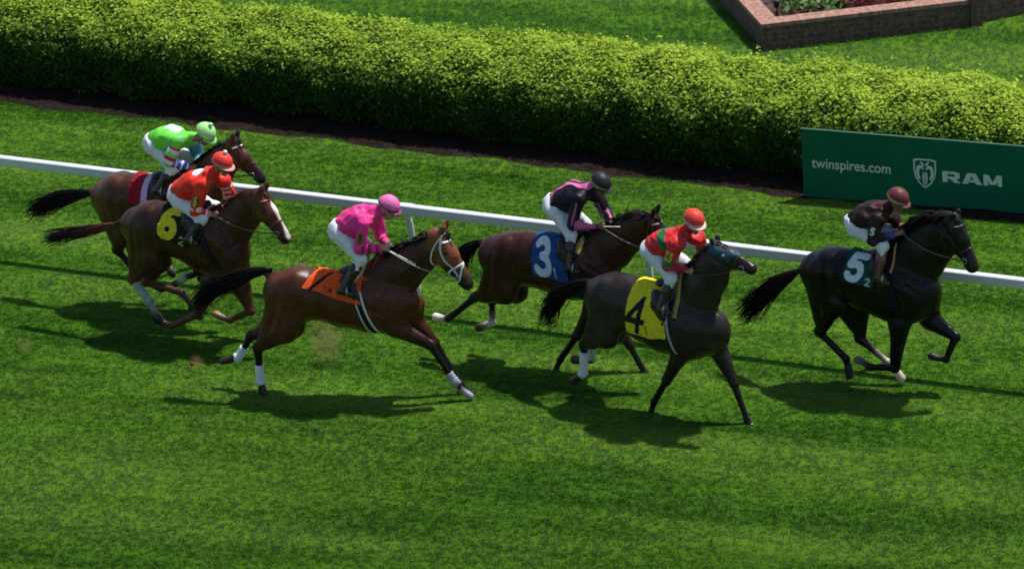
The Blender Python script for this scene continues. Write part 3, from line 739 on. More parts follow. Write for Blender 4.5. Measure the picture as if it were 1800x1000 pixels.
    # eyes, nostrils
    for sy in (-1, 1):
        e = H(.185, -.048, sy*.076); VV, FF = ball_mesh(e, .021*sc); obj('eye', np_mesh('eye', VV, faces=FF, mats=[M_EYE]), root)
        e = H(.572, -.062, sy*.040); VV, FF = ball_mesh(e, .012*sc); obj('nostril', np_mesh('nostril', VV, faces=FF, mats=[M_EYE]), root)
    # mane
    rr = np.random.default_rng(sp['seed']); lines, rads, cols = [], [], []
    crest = []
    ax = [P for P, _, _ in Nk]+[H(.02, -.02)]; rads_n = [x[1] for x in Nk]+[.085*sc]
    for i in range(len(ax)):
        d = (ax[min(i+1, len(ax)-1)]-ax[max(i-1, 0)]); d /= np.linalg.norm(d); nrm = np.array([-d[2], 0, d[0]]); 
        crest.append(ax[i]+nrm*rads_n[i]*.93)
    crest[-1] = H(.0, .02); crest[0] = lerp(crest[0], wx+np.array([0, 0, .09]), .6)
    cr = spline(crest, 60); nm_ = sp.get('mane_n', 330); ml = sp.get('mane_len', .16); side = sp.get('mane_side', 1)
    for i in range(nm_):
        t = rr.uniform(0, 1); p = cr[int(t*59)]+rr.normal(size=3)*np.array([.01, .012, .008])
        L_ = ml*rr.uniform(.6, 1.3); sy = side if rr.uniform() < .8 else -side
        ci = int(t*59); tg = cr[max(ci-1, 0)]-cr[min(ci+1, 59)]; tg /= np.linalg.norm(tg)+1e-9; d1 = tg*.8+np.array([0, sy*.45, sp.get('mane_up', .10)+rr.normal()*.16]); d2 = tg*.55+np.array([-.2, sy*.55, -.55+rr.normal()*.25])
        lines.append(spline([p-np.array([0, 0, .015]), p+d1*L_*.4, p+d1*L_*.5+d2*L_*.55], 5)); rads.append(np.array([.013, .013, .011, .007, .001]))
    for i in range(sp.get('forelock', 10)):
        p = H(.0, .025, rr.normal()*.02); lines.append(spline([p, H(.04, .045, rr.normal()*.03), H(.14+rr.uniform(0, .06), .028, rr.normal()*.045)], 5)); rads.append(np.array([.009, .009, .007, .004, .001]))
    VV, FF = tubes(lines, rads, 4); mc = np.array(sp.get('manec', BLK)); CC = np.tile(mc, (len(VV), 1))*rr.uniform(.7, 1.5, (len(VV), 1))
    obj('mane', np_mesh('mane', VV, faces=FF, col=CC, mats=[M_HAIR]), root)
    # tail
    lines, rads = [], []; tw = sp['tail_w']; nl = 14
    cen = spline(tl, nl); tt = np.linspace(0, 1, nl)
    base_r = T[0][0]+np.array([-.06, 0, T[0][1]*.62])
    wid_ = np.interp(tt, [0, .12, .45, .85, 1], [.25, .55, 1, .95, .75])*tw/ppm
    for i in range(480):
        u = rr.normal(size=2); u /= max(1, np.linalg.norm(u)/1.2); u *= .62
        end = rr.uniform(.55, 1.0) if i % 3 else 1.0; k_ = max(4, int(nl*end)); 
        off = np.stack([0*tt, u[0]*wid_*.6, u[1]*wid_], 1); ph = rr.uniform(0, 6.28); fr = rr.uniform(3, 7)
        off[:, 2] += np.sin(tt*fr+ph)*.05*tt*tw/25; off[:, 1] += np.cos(tt*fr+ph)*.03*tt; off[:, 0] += rr.normal()*.07*tt; off[:, 2] += rr.normal()*.06*tt**2.2*tw/20
        off[:, 2] += -abs(rr.normal())*.05*tt**2
        lines.append((cen+off)[:k_]); rads.append(np.linspace(.009, .002, k_))
    VV, FF = tubes(lines, rads, 4); tc_ = np.array(sp.get('tailc', BLK)); tr = np.array(sp.get('tailroot', tc_))
    w_ = np.clip((VV[:, 0]-tl[-1][0])/(tl[0][0]-tl[-1][0]), 0, 1)[:, None]; CC = (tc_+(tr-tc_)*w_**2)*rr.uniform(.7, 1.4, (len(VV), 1))
    obj('tail', np_mesh('tail', VV, faces=FF, col=CC, mats=[M_HAIR]), root)

    # ---- surface coordinates round the trunk
    tx = np.array([t[0][0] for t in T]); tz = np.array([t[0][2] for t in T])
    tags = ('torso', 'thigh', 'neck')
    def skin(x, phi, off):
        """phi: 0 = spine, positive = near side (camera)"""
        x = np.asarray(x, float); phi = np.asarray(phi, float)
        c = np.stack([x, 0*x, np.interp(x, tx, tz)], -1); d = np.stack([0*x, -np.sin(phi), np.cos(phi)], -1)
        a = np.zeros(len(x)); b = np.full(len(x), .75)
        for _ in range(16):
            m = (a+b)/2; v = S.eval(c+d*m[:, None], tags); ins = v < 0; a = np.where(ins, m, a); b = np.where(ins, b, m)
        return c+d*(a+off)[:, None]
    def hit(px, py):
        """(x, phi) where the view ray of a photo point meets the trunk's near side"""
        o_ = np.array([(CAM-g.O)@g.f, (CAM-g.O)@g.l, CAM[2]-g.O[2]]); rd = ray(px, py); d = np.array([rd@g.f, rd@g.l, rd[2]])
        t0 = (-.45-o_[1])/d[1]; ts = t0+np.linspace(-.2, 1.1, 400); P = o_+d*ts[:, None]; v = S.eval(P, tags); i = int(np.argmax(v < 0)) if (v < 0).any() else int(np.argmin(v))
        p = P[i]; zc = np.interp(p[0], tx, tz); return p[0], math.atan2(-p[1], p[2]-zc)
    # ---- saddle cloth : photo corners rear-bottom, front-bottom on the near side, rear and front x on the spine
    c = sp['cloth']; xb0, f0 = hit(*c['bl']); xb1, f1 = hit(*c['br']); xt0 = U(*c['tl'])[0]; xt1 = U(*c['tr'])[0]; fm = (f0+f1)/2
    nu, nv = 96, 2*96+1; uu, vv = np.meshgrid(np.linspace(0, 1, nu), np.linspace(-1, 1, nv), indexing='ij'); uu, vv = uu.ravel(), vv.ravel(); av = np.abs(vv)
    x = lerp(lerp(xt0, xt1, uu), lerp(xb0, xb1, uu), av); ph = np.sign(vv)*av*lerp(f0, f1, uu)
    off = .018+.008*wob(np.stack([x, ph, 0*x], 1), 12, sp['seed'], 5)-.012*np.abs(wob(np.stack([x*1.5, ph*.6, 0*x], 1), 22, sp['seed']+3, 3))+.012*av**4
    P = skin(x, ph, off)
    base = np.tile(np.array(c['col'], float), (len(x), 1))
    near = vv > 0
    if 'pattern' in c: base = c['pattern'](uu, av, base)
    for (ch, u0, u1, v0, v1, wd, gc, shear) in c.get('glyphs', []):
        gy = (v1-av)/(v1-v0); gx = (uu-lerp(u0, u0, 0)-shear*(gy-.5))/(u1-u0)*.7
        m = glyph(GL[ch], np.stack([gx, gy], 1), wd)*near
        if ch not in (): m = m+glyph(GL[ch], np.stack([.7-gx, gy], 1), wd)*(~near)
        base = base*(1-m[:, None])+np.array(gc)*m[:, None]
    Qd = [(i*nv+j, (i+1)*nv+j, (i+1)*nv+j+1, i*nv+j+1) for i in range(nu-1) for j in range(nv-1)]
    me = np_mesh('saddle_cloth', P, quads=Qd, col=base, mats=[M_CLOTHV]); cl_o = obj('saddle_cloth', me, root)
    so = cl_o.modifiers.new('thick', 'SOLIDIFY'); so.thickness = .006; so.offset = 1
    # ---- saddle (small racing saddle)
    sx = U(*sp['saddle'])[0]; tp = skin([sx-.10, sx-.04, sx+.10, sx+.2], [0, 0, 0, 0], .02)
    SS_ = SDF(); SS_.cone(tp[0], tp[1], .03, .04, 2.2, .03).cone(tp[1], tp[2], .045, .05, 1.8, .03).cone(tp[2], tp[3]+np.array([0, 0, .02]), .045, .045, 1.2, .02)
    for sy in (-1, 1):
        fl = skin([sx-.02, sx+.04, sx+.12], [-sy*.45, -sy*.8, -sy*1.1], .012)
        SS_.cone(fl[0], fl[1], .07, .09, .35, .03); SS_.cone(fl[1], fl[2], .09, .06, .35, .03)
    F2, lo2 = SS_.grid(.014); V2, Q2 = surface_nets(F2, lo2, .014); obj('saddle', np_mesh('saddle', V2, quads=Q2, mats=[M_LEATHER]), root)
    # pad edge in front of the rider's boot
    if 'pad' in sp:
        (pa, pb, pcol, pw) = sp['pad']; xa = U(*pa)[0]; xb, fb = hit(*pb); n_ = 40; t = np.linspace(-1, 1, n_); at = np.abs(t)
        xs = lerp(xa, xb, at); fs = t*fb; A = skin(xs-pw, fs, .03); B = skin(xs+pw, fs, .026); V3 = np.vstack([A, B]); Q3 = [(i, i+1, n_+i+1, n_+i) for i in range(n_-1)]
        o3 = obj('saddle_pad', np_mesh('saddle_pad', V3, quads=Q3, mats=[strap_mat(pcol)]), root); s3 = o3.modifiers.new('t', 'SOLIDIFY'); s3.thickness = .018
    # ---- girth
    gi = sp['girth']; xg, fg = hit(*gi['pt']); xt = U(*gi['top'])[0]; slope = (xg-xt)/max(fg, .3)
    n_ = 90; f = np.linspace(-math.pi, math.pi, n_); xs = xt+slope*np.abs(f)
    cols = gi['cols']; W_ = gi['w']; nb = len(cols); V4, C4, Q4 = [], [], []
    us = np.linspace(-W_, W_, nb*3+1)
    for k_, u in enumerate(us):
        V4.append(skin(xs+u, f, .014)); ci = min(int(k_/3), nb-1); C4.append(np.tile(cols[ci], (n_, 1)))
    V4 = np.vstack(V4); C4 = np.vstack(C4)
    Q4 = [(i*n_+j, i*n_+j+1, (i+1)*n_+j+1, (i+1)*n_+j) for i in range(len(us)-1) for j in range(n_-1)]
    og = obj('girth', np_mesh('girth', V4, quads=Q4, col=C4, mats=[M_CLOTHV]), root); s4 = og.modifiers.new('t', 'SOLIDIFY'); s4.thickness = .006
    # ---- bridle straps on the head surface
    def strap(pts, wd, col, name, n=24, sd=None):
        line = spline([H(*p) for p in pts], n); Pp, Nn_ = S.project(line, .006, 8)
        Tn = np.gradient(Pp, axis=0); Tn /= np.linalg.norm(Tn, axis=1, keepdims=True)+1e-9; Bn = np.cross(Tn, Nn_); Bn /= np.linalg.norm(Bn, axis=1, keepdims=True)+1e-9
        A = Pp+Bn*wd/2; B = Pp-Bn*wd/2; A2 = A-Nn_*.008; B2 = B-Nn_*.008; V5 = np.vstack([A, B, B2, A2]); FF = []
        for i in range(n-1):
            for a_, b_ in ((0, 1), (1, 2), (2, 3), (3, 0)): FF.append((a_*n+i, b_*n+i, b_*n+i+1, a_*n+i+1))
        return V5, FF
    def strap_obj(name, lst, col):
        VV, FF = [], []; b0 = 0
        for pts, wd in lst:
            a_, f_ = strap(pts, wd, col, name); VV.append(a_); FF += [tuple(x_+b0 for x_ in ff) for ff in f_]; b0 += len(a_)
        return obj(name, np_mesh(name, np.vstack(VV), faces=FF, mats=[strap_mat(col)]), root)
    bc = sp['bridle']; bw = sp.get('bridle_w', .016)
    cheek = []
    for sy in (-1, 1):
        cheek.append(([(.03, .01, sy*.08), (.16, -.09, sy*.09), (.30, -.11, sy*.08), (.44, -.105, sy*.06)], bw))
        cheek.append(([(.03, .01, sy*.08), (.08, -.12, sy*.09), (.16, -.22, sy*.04), (.17, -.24, 0)], bw*.7))
    cheek.append(([(.03, .01, -.08), (.0, .05, 0), (.03, .01, .08)], bw))
    strap_obj('bridle', cheek, bc)
    strap_obj('browband', [([(.07, -.04, -.09), (.10, .0, -.06), (.115, .04, 0), (.10, .0, .06), (.07, -.04, .09)], bw*1.15)], sp.get('brow', bc))
    nb_ = sp.get('nose', bc)
    strap_obj('noseband', [([(.37, -.16, -.01), (.36, -.12, -.06), (.36, -.04, -.06), (.37, .02, 0), (.36, -.04, .06), (.36, -.12, .06), (.37, -.16, .01)], sp.get('nose_w', bw*1.3))]
              + ([([(.37, .02, -.01), (.42, -.04, -.06), (.48, -.11, -.05), (.50, -.16, 0)], bw), ([(.37, .02, .01), (.42, -.04, .06), (.48, -.11, .05), (.50, -.16, 0)], bw)] if sp.get('figure8') else []), nb_)
    bits = {}
    for sy in (-1, 1):
        bp, _ = S.project(np.array([H(.46, -.105, sy*.06)]), .01); bits[sy] = bp[0]
        th = np.linspace(0, 2*math.pi, 14); ringp = np.array([bp[0]+hd*.032*math.cos(x_)+dor*.032*math.sin(x_) for x_ in th]); VV, FF = tubes([ringp], [np.full(14, .005)], 6); obj('bit_ring', np_mesh('bit_ring', VV, faces=FF, mats=[M_METAL]), root)
    # hood
    if 'hood' in sp:
        pre = [p for p in S.p if p[8] == 'head' or p[8] == 'neck']; HS = SDF(); HS.p = [p[:2]+(p[2]+.009, p[3]+.009)+p[4:] for p in pre if p[8] == 'head']
        def clip(F, G):
            X = (G-P0)/sc; h_, d_, l_ = X@hd, X@dor, X@lat
            F = np.maximum(F, (h_-.33-.05*np.cos(l_*30)).astype(np.float32)*sc); F = np.maximum(F, (-.085-d_).astype(np.float32)*sc); F = np.maximum(F, (-.03-h_).astype(np.float32)*sc)
            for sy in (-1, 1):
                F = np.maximum(F, (.034-np.sqrt((h_-.185)**2+(d_+.048)**2+(np.maximum(0, .05-sy*l_))**2*4)).astype(np.float32))
            F = np.maximum(F, np.where(d_ > .03, (.01+d_-.03), -1).astype(np.float32))
            return F+(.004*wob(G, 30, 9, 5)).astype(np.float32)
        F5, lo5 = HS.grid(.011, fn=clip); V5, Q5 = surface_nets(F5, lo5, .011)
        cc5 = np.tile(np.array(sp['hood']), (len(V5), 1))*(1+.5*wob(V5, 25, 7, 5))[:, None]; obj('hood', np_mesh('hood', V5, quads=Q5, col=cc5, mats=[M_CLOTHV]), root)
        for sy in (-1, 1):
            e = H(.20, -.045, sy*.098); VV, FF = ball_mesh(e, .035*sc, half=(hd*-1)); obj('blinker', np_mesh('blinker', VV, faces=FF, mats=[strap_mat((.05, .07, .10))]), root)
    # wraps
    for nm, (t0, t1, wc) in sp.get('wraps', {}).items():
        a, b = legs[nm][0], legs[nm][1]; n_ = 8; pl_ = [lerp(a, b, lerp(t0, t1, i/(n_-1))) for i in range(n_)]
        if t1 > 1.0: pl_[-1] = lerp(legs[nm][1], legs[nm][2], .45)
        rd = np.full(n_, .052)+.003*np.sin(np.arange(n_)*2.1); rd[-2:] += .006
        VV, FF = tubes([pl_], [rd], 12); obj('leg_wrap', np_mesh('leg_wrap', VV, faces=FF, mats=[mat('bandage', wc, .85, noise=.22, nscale=18, bump=.8, bscale=45, spec=.1)]), root)
    zz = {k_: (round(float(v[3][2]), 2)) for k_, v in legs.items()}
    print(sp['id'], 'withers z', round(float(wx[2]+.1), 2), 'toe z', zz, 'body len', round(float(T[-1][0][0]+T[-1][1]-T[0][0][0]+T[0][1]), 2), 'croup', round(float(T[1][0][2]+T[1][1]), 2),
          'cannons', {k_: round(float(np.linalg.norm(v[0]-v[1])), 2) for k_, v in legs.items()})
    return dict(rig=g, bits=bits, skin=skin, hit=hit, H=H, S=S, root=root, sx=sx)
def ball_mesh(c, r_, nu=10, nv=8, half=None):
    V, F = [], []
    for i in range(nv+1):
        for j in range(nu):
            a = math.pi*i/nv; b = 2*math.pi*j/nu; d = np.array([math.sin(a)*math.cos(b), math.sin(a)*math.sin(b), math.cos(a)])
            if half is not None: d = d-half*min(0, 0)  # full cup
            V.append(np.asarray(c)+d*r_)
    for i in range(nv):
        for j in range(nu): F.append((i*nu+j, (i+1)*nu+j, (i+1)*nu+(j+1) % nu, i*nu+(j+1) % nu))
    return np.array(V), F

# ================================================================ jockeys
def build_jockey(sp, hr):
    g = hr['rig']; U = g.U
    p = {k_: None for k_ in ()}
    yv = dict(pelvis=0, chest=0, neck=0, head=0, shn=-.17, shf=.17, eln=-.24, elf=.24, han=-.15, haf=.02, hipn=-.09, hipf=.09, knn=-.20, knf=.20, ann=-.31, anf=.31, ton=-.32, tof=.32)
    J = {k_: U(*sp[k_], sp.get('y', {}).get(k_, yv[k_])) for k_ in yv if k_ in sp}
    mir = lambda v: v*np.array([1, -1, 1])
    for a_, b_ in (('hipn', 'hipf'), ('knn', 'knf'), ('ann', 'anf'), ('ton', 'tof'), ('shn', 'shf')):
        if b_ not in J: J[b_] = mir(J[a_])
    base = np.array([J['pelvis'][0], 0, J['ann'][2]-.06]); root = empty('person', tuple(g.W(base)), -g.a); tag(root, sp['label'], 'jockey', 'jockeys riding the racehorses')
    K = lambda me_name, V, Q, C, m: obj(me_name, np_mesh(me_name, V-base, quads=Q, col=C, mats=[m]), root)
    KF = lambda me_name, V, F_, m, par=None: obj(me_name, np_mesh(me_name, V-base, faces=F_, mats=[m]), par or root)
    print(sp['id'], 'torso', round(float(np.linalg.norm(J['pelvis']-J['neck'])), 2), 'thigh', round(float(np.linalg.norm(J['hipn']-J['knn'])), 2), 'shin', round(float(np.linalg.norm(J['ann']-J['knn'])), 2), 'uarm', round(float(np.linalg.norm(J['shn']-J['eln'])), 2), 'farm', round(float(np.linalg.norm(J['han']-J['eln'])), 2), 'uarmF', round(float(np.linalg.norm(J['shf']-J['elf'])), 2), 'farmF', round(float(np.linalg.norm(J['haf']-J['elf'])), 2))
    sk = np.array(sp.get('skin', (.42, .23, .16)))
    hd = J['head']; nk = J['neck']
    face = np.array([1.0, sp.get('turn', -.15), sp.get('nod', -.35)]); face /= np.linalg.norm(face); upv = np.array([0, 0, 1.0]); upv -= face*(upv@face); upv /= np.linalg.norm(upv); lt = np.cross(upv, face)
    HP = lambda f_, u_, l_=0.0: hd+face*f_+upv*u_+lt*l_
    B = SDF()
    # torso, limbs of the one continuous body
    B.cone(J['pelvis'], lerp(J['pelvis'], J['chest'], .5), .115, .105, 1.05, .04, sk).cone(lerp(J['pelvis'], J['chest'], .5), J['chest'], .105, .12, 1.2, .04, sk)
    B.cone(J['chest'], nk+np.array([-.03, 0, -.02]), .115, .075, 1.2, .04, sk).cone(nk, hd+np.array([-.02, 0, -.03]), .052, .05, 1, .03, sk)
    for s_ in ('n', 'f'):
        B.cone(J['sh'+s_]*np.array([1, .8, 1]), J['sh'+s_], .055, .052, 1, .03, sk)
        B.cone(J['sh'+s_], J['el'+s_], .046, .036, 1, .02, sk).cone(J['el'+s_], J['ha'+s_], .035, .023, 1, .02, sk)
        B.cone(J['hip'+s_], J['kn'+s_], .085, .055, 1, .03, sk).cone(J['kn'+s_], lerp(J['kn'+s_], J['an'+s_], .35), .052, .05, 1, .02, sk).cone(lerp(J['kn'+s_], J['an'+s_], .35), J['an'+s_], .05, .035, 1, .02, sk)
        B.cone(J['an'+s_], J['to'+s_], .035, .028, 1, .02, sk)
        # hand: palm, four curled fingers and a thumb closed on the rein
        sy = -1 if s_ == 'n' else 1; d = J['ha'+s_]-J['el'+s_]; d /= np.linalg.norm(d); side = np.array([0, sy, 0.0]); side -= d*(side@d); side /= np.linalg.norm(side); dn = np.cross(d, side); dn = dn if dn[2] < 0 else -dn
        w0 = J['ha'+s_]; B.cone(w0, w0+d*.055+dn*.0, .024, .030, 1, .015, sk)
        for q_, (ln_, o_) in enumerate(((.030, .030), (.033, .010), (.031, -.010), (.025, -.030))):
            k0 = w0+d*.075-dn*o_*1.0+side*.012; k1 = k0+d*.018-side*.028; k2 = k1-d*.026-side*.004
            B.cone(k0, k1, .0105, .010, 1, .005, sk*1.08).cone(k1, k2, .010, .009, 1, .004, sk)
        t0_ = w0+d*.035-dn*.028-side*.01; B.cone(t0_, t0_+d*.03-dn*.01-side*.012, .012, .0105, 1, .008, sk).cone(t0_+d*.03-dn*.01-side*.012, t0_+d*.048-side*.028, .0105, .009, 1, .005, sk)
    # head with a face
    B.cone(HP(-.02, .03), HP(.02, .03), .088, .088, .86, .02, sk); B.cone(HP(.03, -.02), HP(.055, -.085), .062, .038, .82, .03, sk)
    B.cone(HP(.085, .015), HP(.108, -.018), .012, .016, .9, .012, sk*1.1)                       # nose
    B.cone(HP(.072, .028, -.04), HP(.072, .028, .04), .016, .016, 1, .015, sk)                 # brow
    B.ball(HP(.078, -.075), .02, 1, .015, sk)                                                  # chin
    B.cone(HP(.090, -.048, -.018), HP(.090, -.048, .018), .0085, .0085, 1, .006, sk*np.array([.8, .5, .5]))      # lips
    for sy in (-1, 1):
        B.cone(HP(-.005, .0, sy*.078), HP(-.01, .03, sy*.084), .012, .014, .5, .006, sk*.95)      # ears
        B.ball(HP(.066, -.02, sy*.035), .028, 1, .02, sk)
    def fnb(F, G):
        for sy in (-1, 1):
            c = HP(.095, .006, sy*.032); F = np.maximum(F, (.015-np.linalg.norm(G-c, axis=-1)).astype(np.float32))
        return F
    h = .0075; F, lo = B.grid(h, fn=fnb); V, Q = surface_nets(F, lo, h); K('body', V, Q, B.colors(V, .006), M_SKIN)
    for sy in (-1, 1):
        VV, FF = ball_mesh(HP(.076, .006, sy*.032), .0125); KF('eye', VV, FF, M_EYE)
    # hair just below the cap
    HR = SDF(); HR.cone(HP(-.035, -.01), HP(-.02, .04), .086, .088, .9, .02)
    # ---- jacket
    Jk = SDF(); jc = np.array(sp['silk']); sl = np.array(sp.get('sleeve', sp['silk']))
    wst = lerp(J['pelvis'], J['chest'], .22)
    Jk.cone(wst+np.array([0, 0, .01]), lerp(J['pelvis'], J['chest'], .6), .130, .150, 1.15, .05, jc).cone(lerp(J['pelvis'], J['chest'], .6), J['chest'], .150, .155, 1.22, .05, jc)
    Jk.cone(J['chest'], nk+np.array([-.035, 0, -.025]), .138, .085, 1.25, .05, jc).cone(nk+np.array([-.03, 0, -.02]), lerp(nk, hd, .45)+np.array([-.015, 0, -.01]), .085, .066, 1, .04, np.array(sp.get('collar', jc)))
    for s_ in ('n', 'f'):
        Jk.cone(J['sh'+s_]*np.array([1, .7, 1]), J['sh'+s_], .085, .074, 1, .04, jc)
        Jk.cone(J['sh'+s_], J['el'+s_], .076, .066, 1, .025, sl).cone(J['el'+s_], lerp(J['el'+s_], J['ha'+s_], .86), .060, .038, 1, .02, sl)
        Jk.cone(lerp(J['el'+s_], J['ha'+s_], .86), lerp(J['el'+s_], J['ha'+s_], .95), .034, .032, 1, .008, np.array(sp.get('cuff', sl)))
    def fnj(F, G): return F+(.016*wob(G, 13, sp['seed'], 6)+.010*wob(G*np.array([1, 1, .6]), 33, sp['seed']+1, 4)+.020*np.abs(wob(G*np.array([.7, 1, 1.2]), 24, sp['seed']+2, 3))-.010).astype(np.float32)
    h = .009; F, lo = Jk.grid(h, fn=fnj); V, Q = surface_nets(F, lo, h); C = Jk.colors(V, .006)
    bk = J['neck']-J['pelvis']; bk /= np.linalg.norm(bk); bu = np.array([-bk[2], 0, bk[0]])
    X = V-J['pelvis']; ctx = dict(V=V, along=X@bk/np.linalg.norm(J['neck']-J['pelvis']), up=X@bu, y=V[:, 1], J=J)
    def limb(a, b):
        ab = J[b]-J[a]; t = ((V-J[a])@ab)/(ab@ab); d = np.linalg.norm(V-J[a]-np.clip(t, 0, 1)[:, None]*ab, axis=1); return t, d
    ctx['limb'] = limb
    if 'paint' in sp: C = sp['paint'](ctx, C)
    # arm badge with the saddle number
    if 'badge' in sp:
        t, d = limb('shn', 'eln'); ch, bc, gc = sp['badge']; u_ = (J['eln']-J['shn']); Lu = np.linalg.norm(u_); u_ /= Lu; fx = np.cross(np.array([0, 1.0, 0]), u_); fx /= np.linalg.norm(fx)
        if fx[0] < 0: fx = -fx
        Y = V-J['shn']; a_ = (Y@u_)/Lu; b_ = Y@fx; on = (a_ > .38) & (a_ < .80) & (np.abs(b_) < .042) & (V[:, 1] < J['shn'][1]*.98) & (d < .12); C[on] = bc
        gm = glyph(GL[ch], np.stack([(b_+.024)/.048*.7, (.76-a_)/.34], 1), .12)*on; C = C*(1-gm[:, None])+np.array(gc)*gm[:, None]
    K('silk_jacket', V, Q, C, SIL)
    # ---- breeches
    Br = SDF(); Br.cone(J['pelvis']+np.array([-.01, 0, 0]), lerp(J['pelvis'], J['chest'], .25), .126, .118, 1.12, .05)
    for s_ in ('n', 'f'):
        Br.cone(J['pelvis']+(J['hip'+s_]-J['pelvis'])*.8+np.array([-.02, 0, 0]), J['hip'+s_], .105, .104, 1, .05).cone(J['hip'+s_], J['kn'+s_], .102, .070, 1, .04).cone(J['kn'+s_], lerp(J['kn'+s_], J['an'+s_], .30), .066, .054, 1, .03)
    def fnr(F, G): return F+(.008*wob(G, 17, sp['seed']+5, 6)+.016*np.abs(wob(G*np.array([1, 1, 1.]), 26, 2, 3))-.006).astype(np.float32)
    F, lo = Br.grid(h, fn=fnr); V, Q = surface_nets(F, lo, h); K('breeches', V, Q, None, M_BREECH)
    # ---- boots
    bootc = sp.get('boot', (.012, .012, .014))
    for s_ in ('n', 'f'):
        Bo = SDF(); a = J['kn'+s_]; b = J['an'+s_]; c = J['to'+s_]; tp_ = lerp(a, b, .22); heel = b+(b-c)/np.linalg.norm(b-c)*.045+np.array([0, 0, -.035])
        topc = np.array(sp.get('boot_top', bootc)); bc_ = np.array(bootc)
        Bo.cone(tp_, lerp(a, b, .42), .060, .060, .95, .01, topc).cone(lerp(a, b, .42), b, .060, .044, .95, .02, bc_).cone(b, heel, .04, .034, .9, .02, bc_).cone(b+np.array([0, 0, -.02]), c, .042, .036, .9, .02, bc_).cone(heel, heel+np.array([.0, 0, -.02]), .03, .03, .9, .01, bc_)
        F, lo = Bo.grid(h); V, Q = surface_nets(F, lo, h); K('boot', V, Q, Bo.colors(V), mat('boot_leather', None, .25, vcol=True, spec=.6))
    # ---- cap over the skull cap, with peak, band and pompom
    capc = np.array(sp['cap']); R_ = .128; V, C, Fc = [], [], []; nu, nv = 28, 12
    cc = HP(-.005, .045); tilt = sp.get('captilt', .12); cu = upv*math.cos(tilt)+face*math.sin(tilt)*1; cu /= np.linalg.norm(cu); cf = face-cu*(face@cu); cf /= np.linalg.norm(cf); cl_ = np.cross(cu, cf)
    for i in range(nv+1):
        for j in range(nu):
            a = (math.pi*.53)*i/nv; b = 2*math.pi*j/nu
            rr_ = 1+.012*math.sin(6*b)*math.sin(a)**2
            V.append(cc+(cf*math.sin(a)*math.cos(b)*1.06+cl_*math.sin(a)*math.sin(b)*.93+cu*math.cos(a)*.98)*R_*rr_)
            band = i >= nv-1
            c_ = np.array(sp.get('band', capc)) if band else capc
            if 'capseg' in sp and not band and (int(b/(math.pi/3)) % 2 == 0): c_ = np.array(sp['capseg'])
            C.append(c_)
    for i in range(nv):
        for j in range(nu): Fc.append((i*nu+j, (i+1)*nu+j, (i+1)*nu+(j+1) % nu, i*nu+(j+1) % nu))
    CM = mat('cap_silk', None, .5, vcol=True, bump=.3, bscale=30, spec=.3)
    cap = obj('cap', np_mesh('cap', np.array(V)-base, faces=Fc, col=np.array(C), mats=[CM]), root)
    sm = cap.modifiers.new('t', 'SOLIDIFY'); sm.thickness = .008
    V, Fc = [], []; n_ = 17
    for i in range(n_):
        b = lerp(-1.15, 1.15, i/(n_-1)); a = math.pi*.50
        pin = cc+(cf*math.cos(b)*1.05+cl_*math.sin(b)*.93)*R_+cu*(-.002); po = pin+(cf*math.cos(b*.7)*.9+cl_*math.sin(b)*.4)*.050*math.cos(b*1.2)**.5-cu*.012
        V += [pin, po, po-cu*.007, pin-cu*.010]
    for i in range(n_-1):
        for a_, b_ in ((0, 1), (1, 2), (2, 3), (3, 0)): Fc.append((i*4+a_, (i+1)*4+a_, (i+1)*4+b_, i*4+b_))
    obj('peak', np_mesh('peak', np.array(V)-base, faces=Fc, mats=[strap_mat(tuple(sp.get('peak', sp.get('band', sp['cap']))))]), cap)
    if 'pom' in sp:
        PB = SDF(); PB.ball(cc+cu*(R_+.012), .028, 1, .01); F, lo = PB.grid(.006, fn=lambda F, G: F+(.005*wob(G, 160, 5, 6)).astype(np.float32)); V, Q = surface_nets(F, lo, .006)
        o = obj('pompom', np_mesh('pompom', V-base, quads=Q, mats=[mat('pom', sp['pom'], .9)]), cap)
    # goggles
    gc = sp.get('goggles', (.02, .02, .025)); n_ = 15; V, Fc = [], []
    for i in range(n_):
        b = lerp(-1.25, 1.25, i/(n_-1)); hh_ = .02 if abs(b) < .75 else .010
        for u_, ro in ((hh_, 0), (hh_, .012), (-hh_, .014), (-hh_, 0)):
            V.append(hd+(face*math.cos(b)*.112+lt*math.sin(b)*.090)*(1+ro*6)+upv*(.008+u_))
    for i in range(n_-1):
        for a_, b_ in ((0, 1), (1, 2), (2, 3), (3, 0)): Fc.append((i*4+a_, (i+1)*4+a_, (i+1)*4+b_, i*4+b_))
    if sp.get('wear', True): KF('goggles', np.array(V), Fc, mat('goggle_lens', gc, .15))
    # chin strap
    th = np.linspace(-2.0, 2.0, 20); ln_ = np.array([HP(.01+.05*math.cos(x_)*.6, -.035-.075*math.cos(x_/2.0*1.5), math.sin(x_)*.078) for x_ in th]); VV, FF = tubes([ln_], [np.full(20, .006)], 5); KF('chin_strap', VV, FF, strap_mat(sp.get('strapc', (.02, .02, .02))))
    # stirrup iron + leather, part of the horse's saddle
    hroot = hr['root']
    for s_ in ('n', 'f'):
        b = lerp(J['an'+s_], J['to'+s_], .62); fw_ = J['to'+s_]-J['an'+s_]; fw_ /= np.linalg.norm(fw_)
        th = np.linspace(-.75*math.pi, .75*math.pi, 16); ringp = [b+np.array([0, .055*math.sin(x_), .02+.062*math.cos(x_)]) for x_ in th]; ringp.append(ringp[0]); VV, FF = tubes([np.array(ringp)], [np.full(17, .0065)], 6)
        st = obj('stirrup', np_mesh('stirrup', VV, faces=FF, mats=[M_METAL]), hroot)
        tpx = hr['skin']([hr['sx']+.04], [-1*(-.55 if s_ == 'n' else .55)], .03)[0]
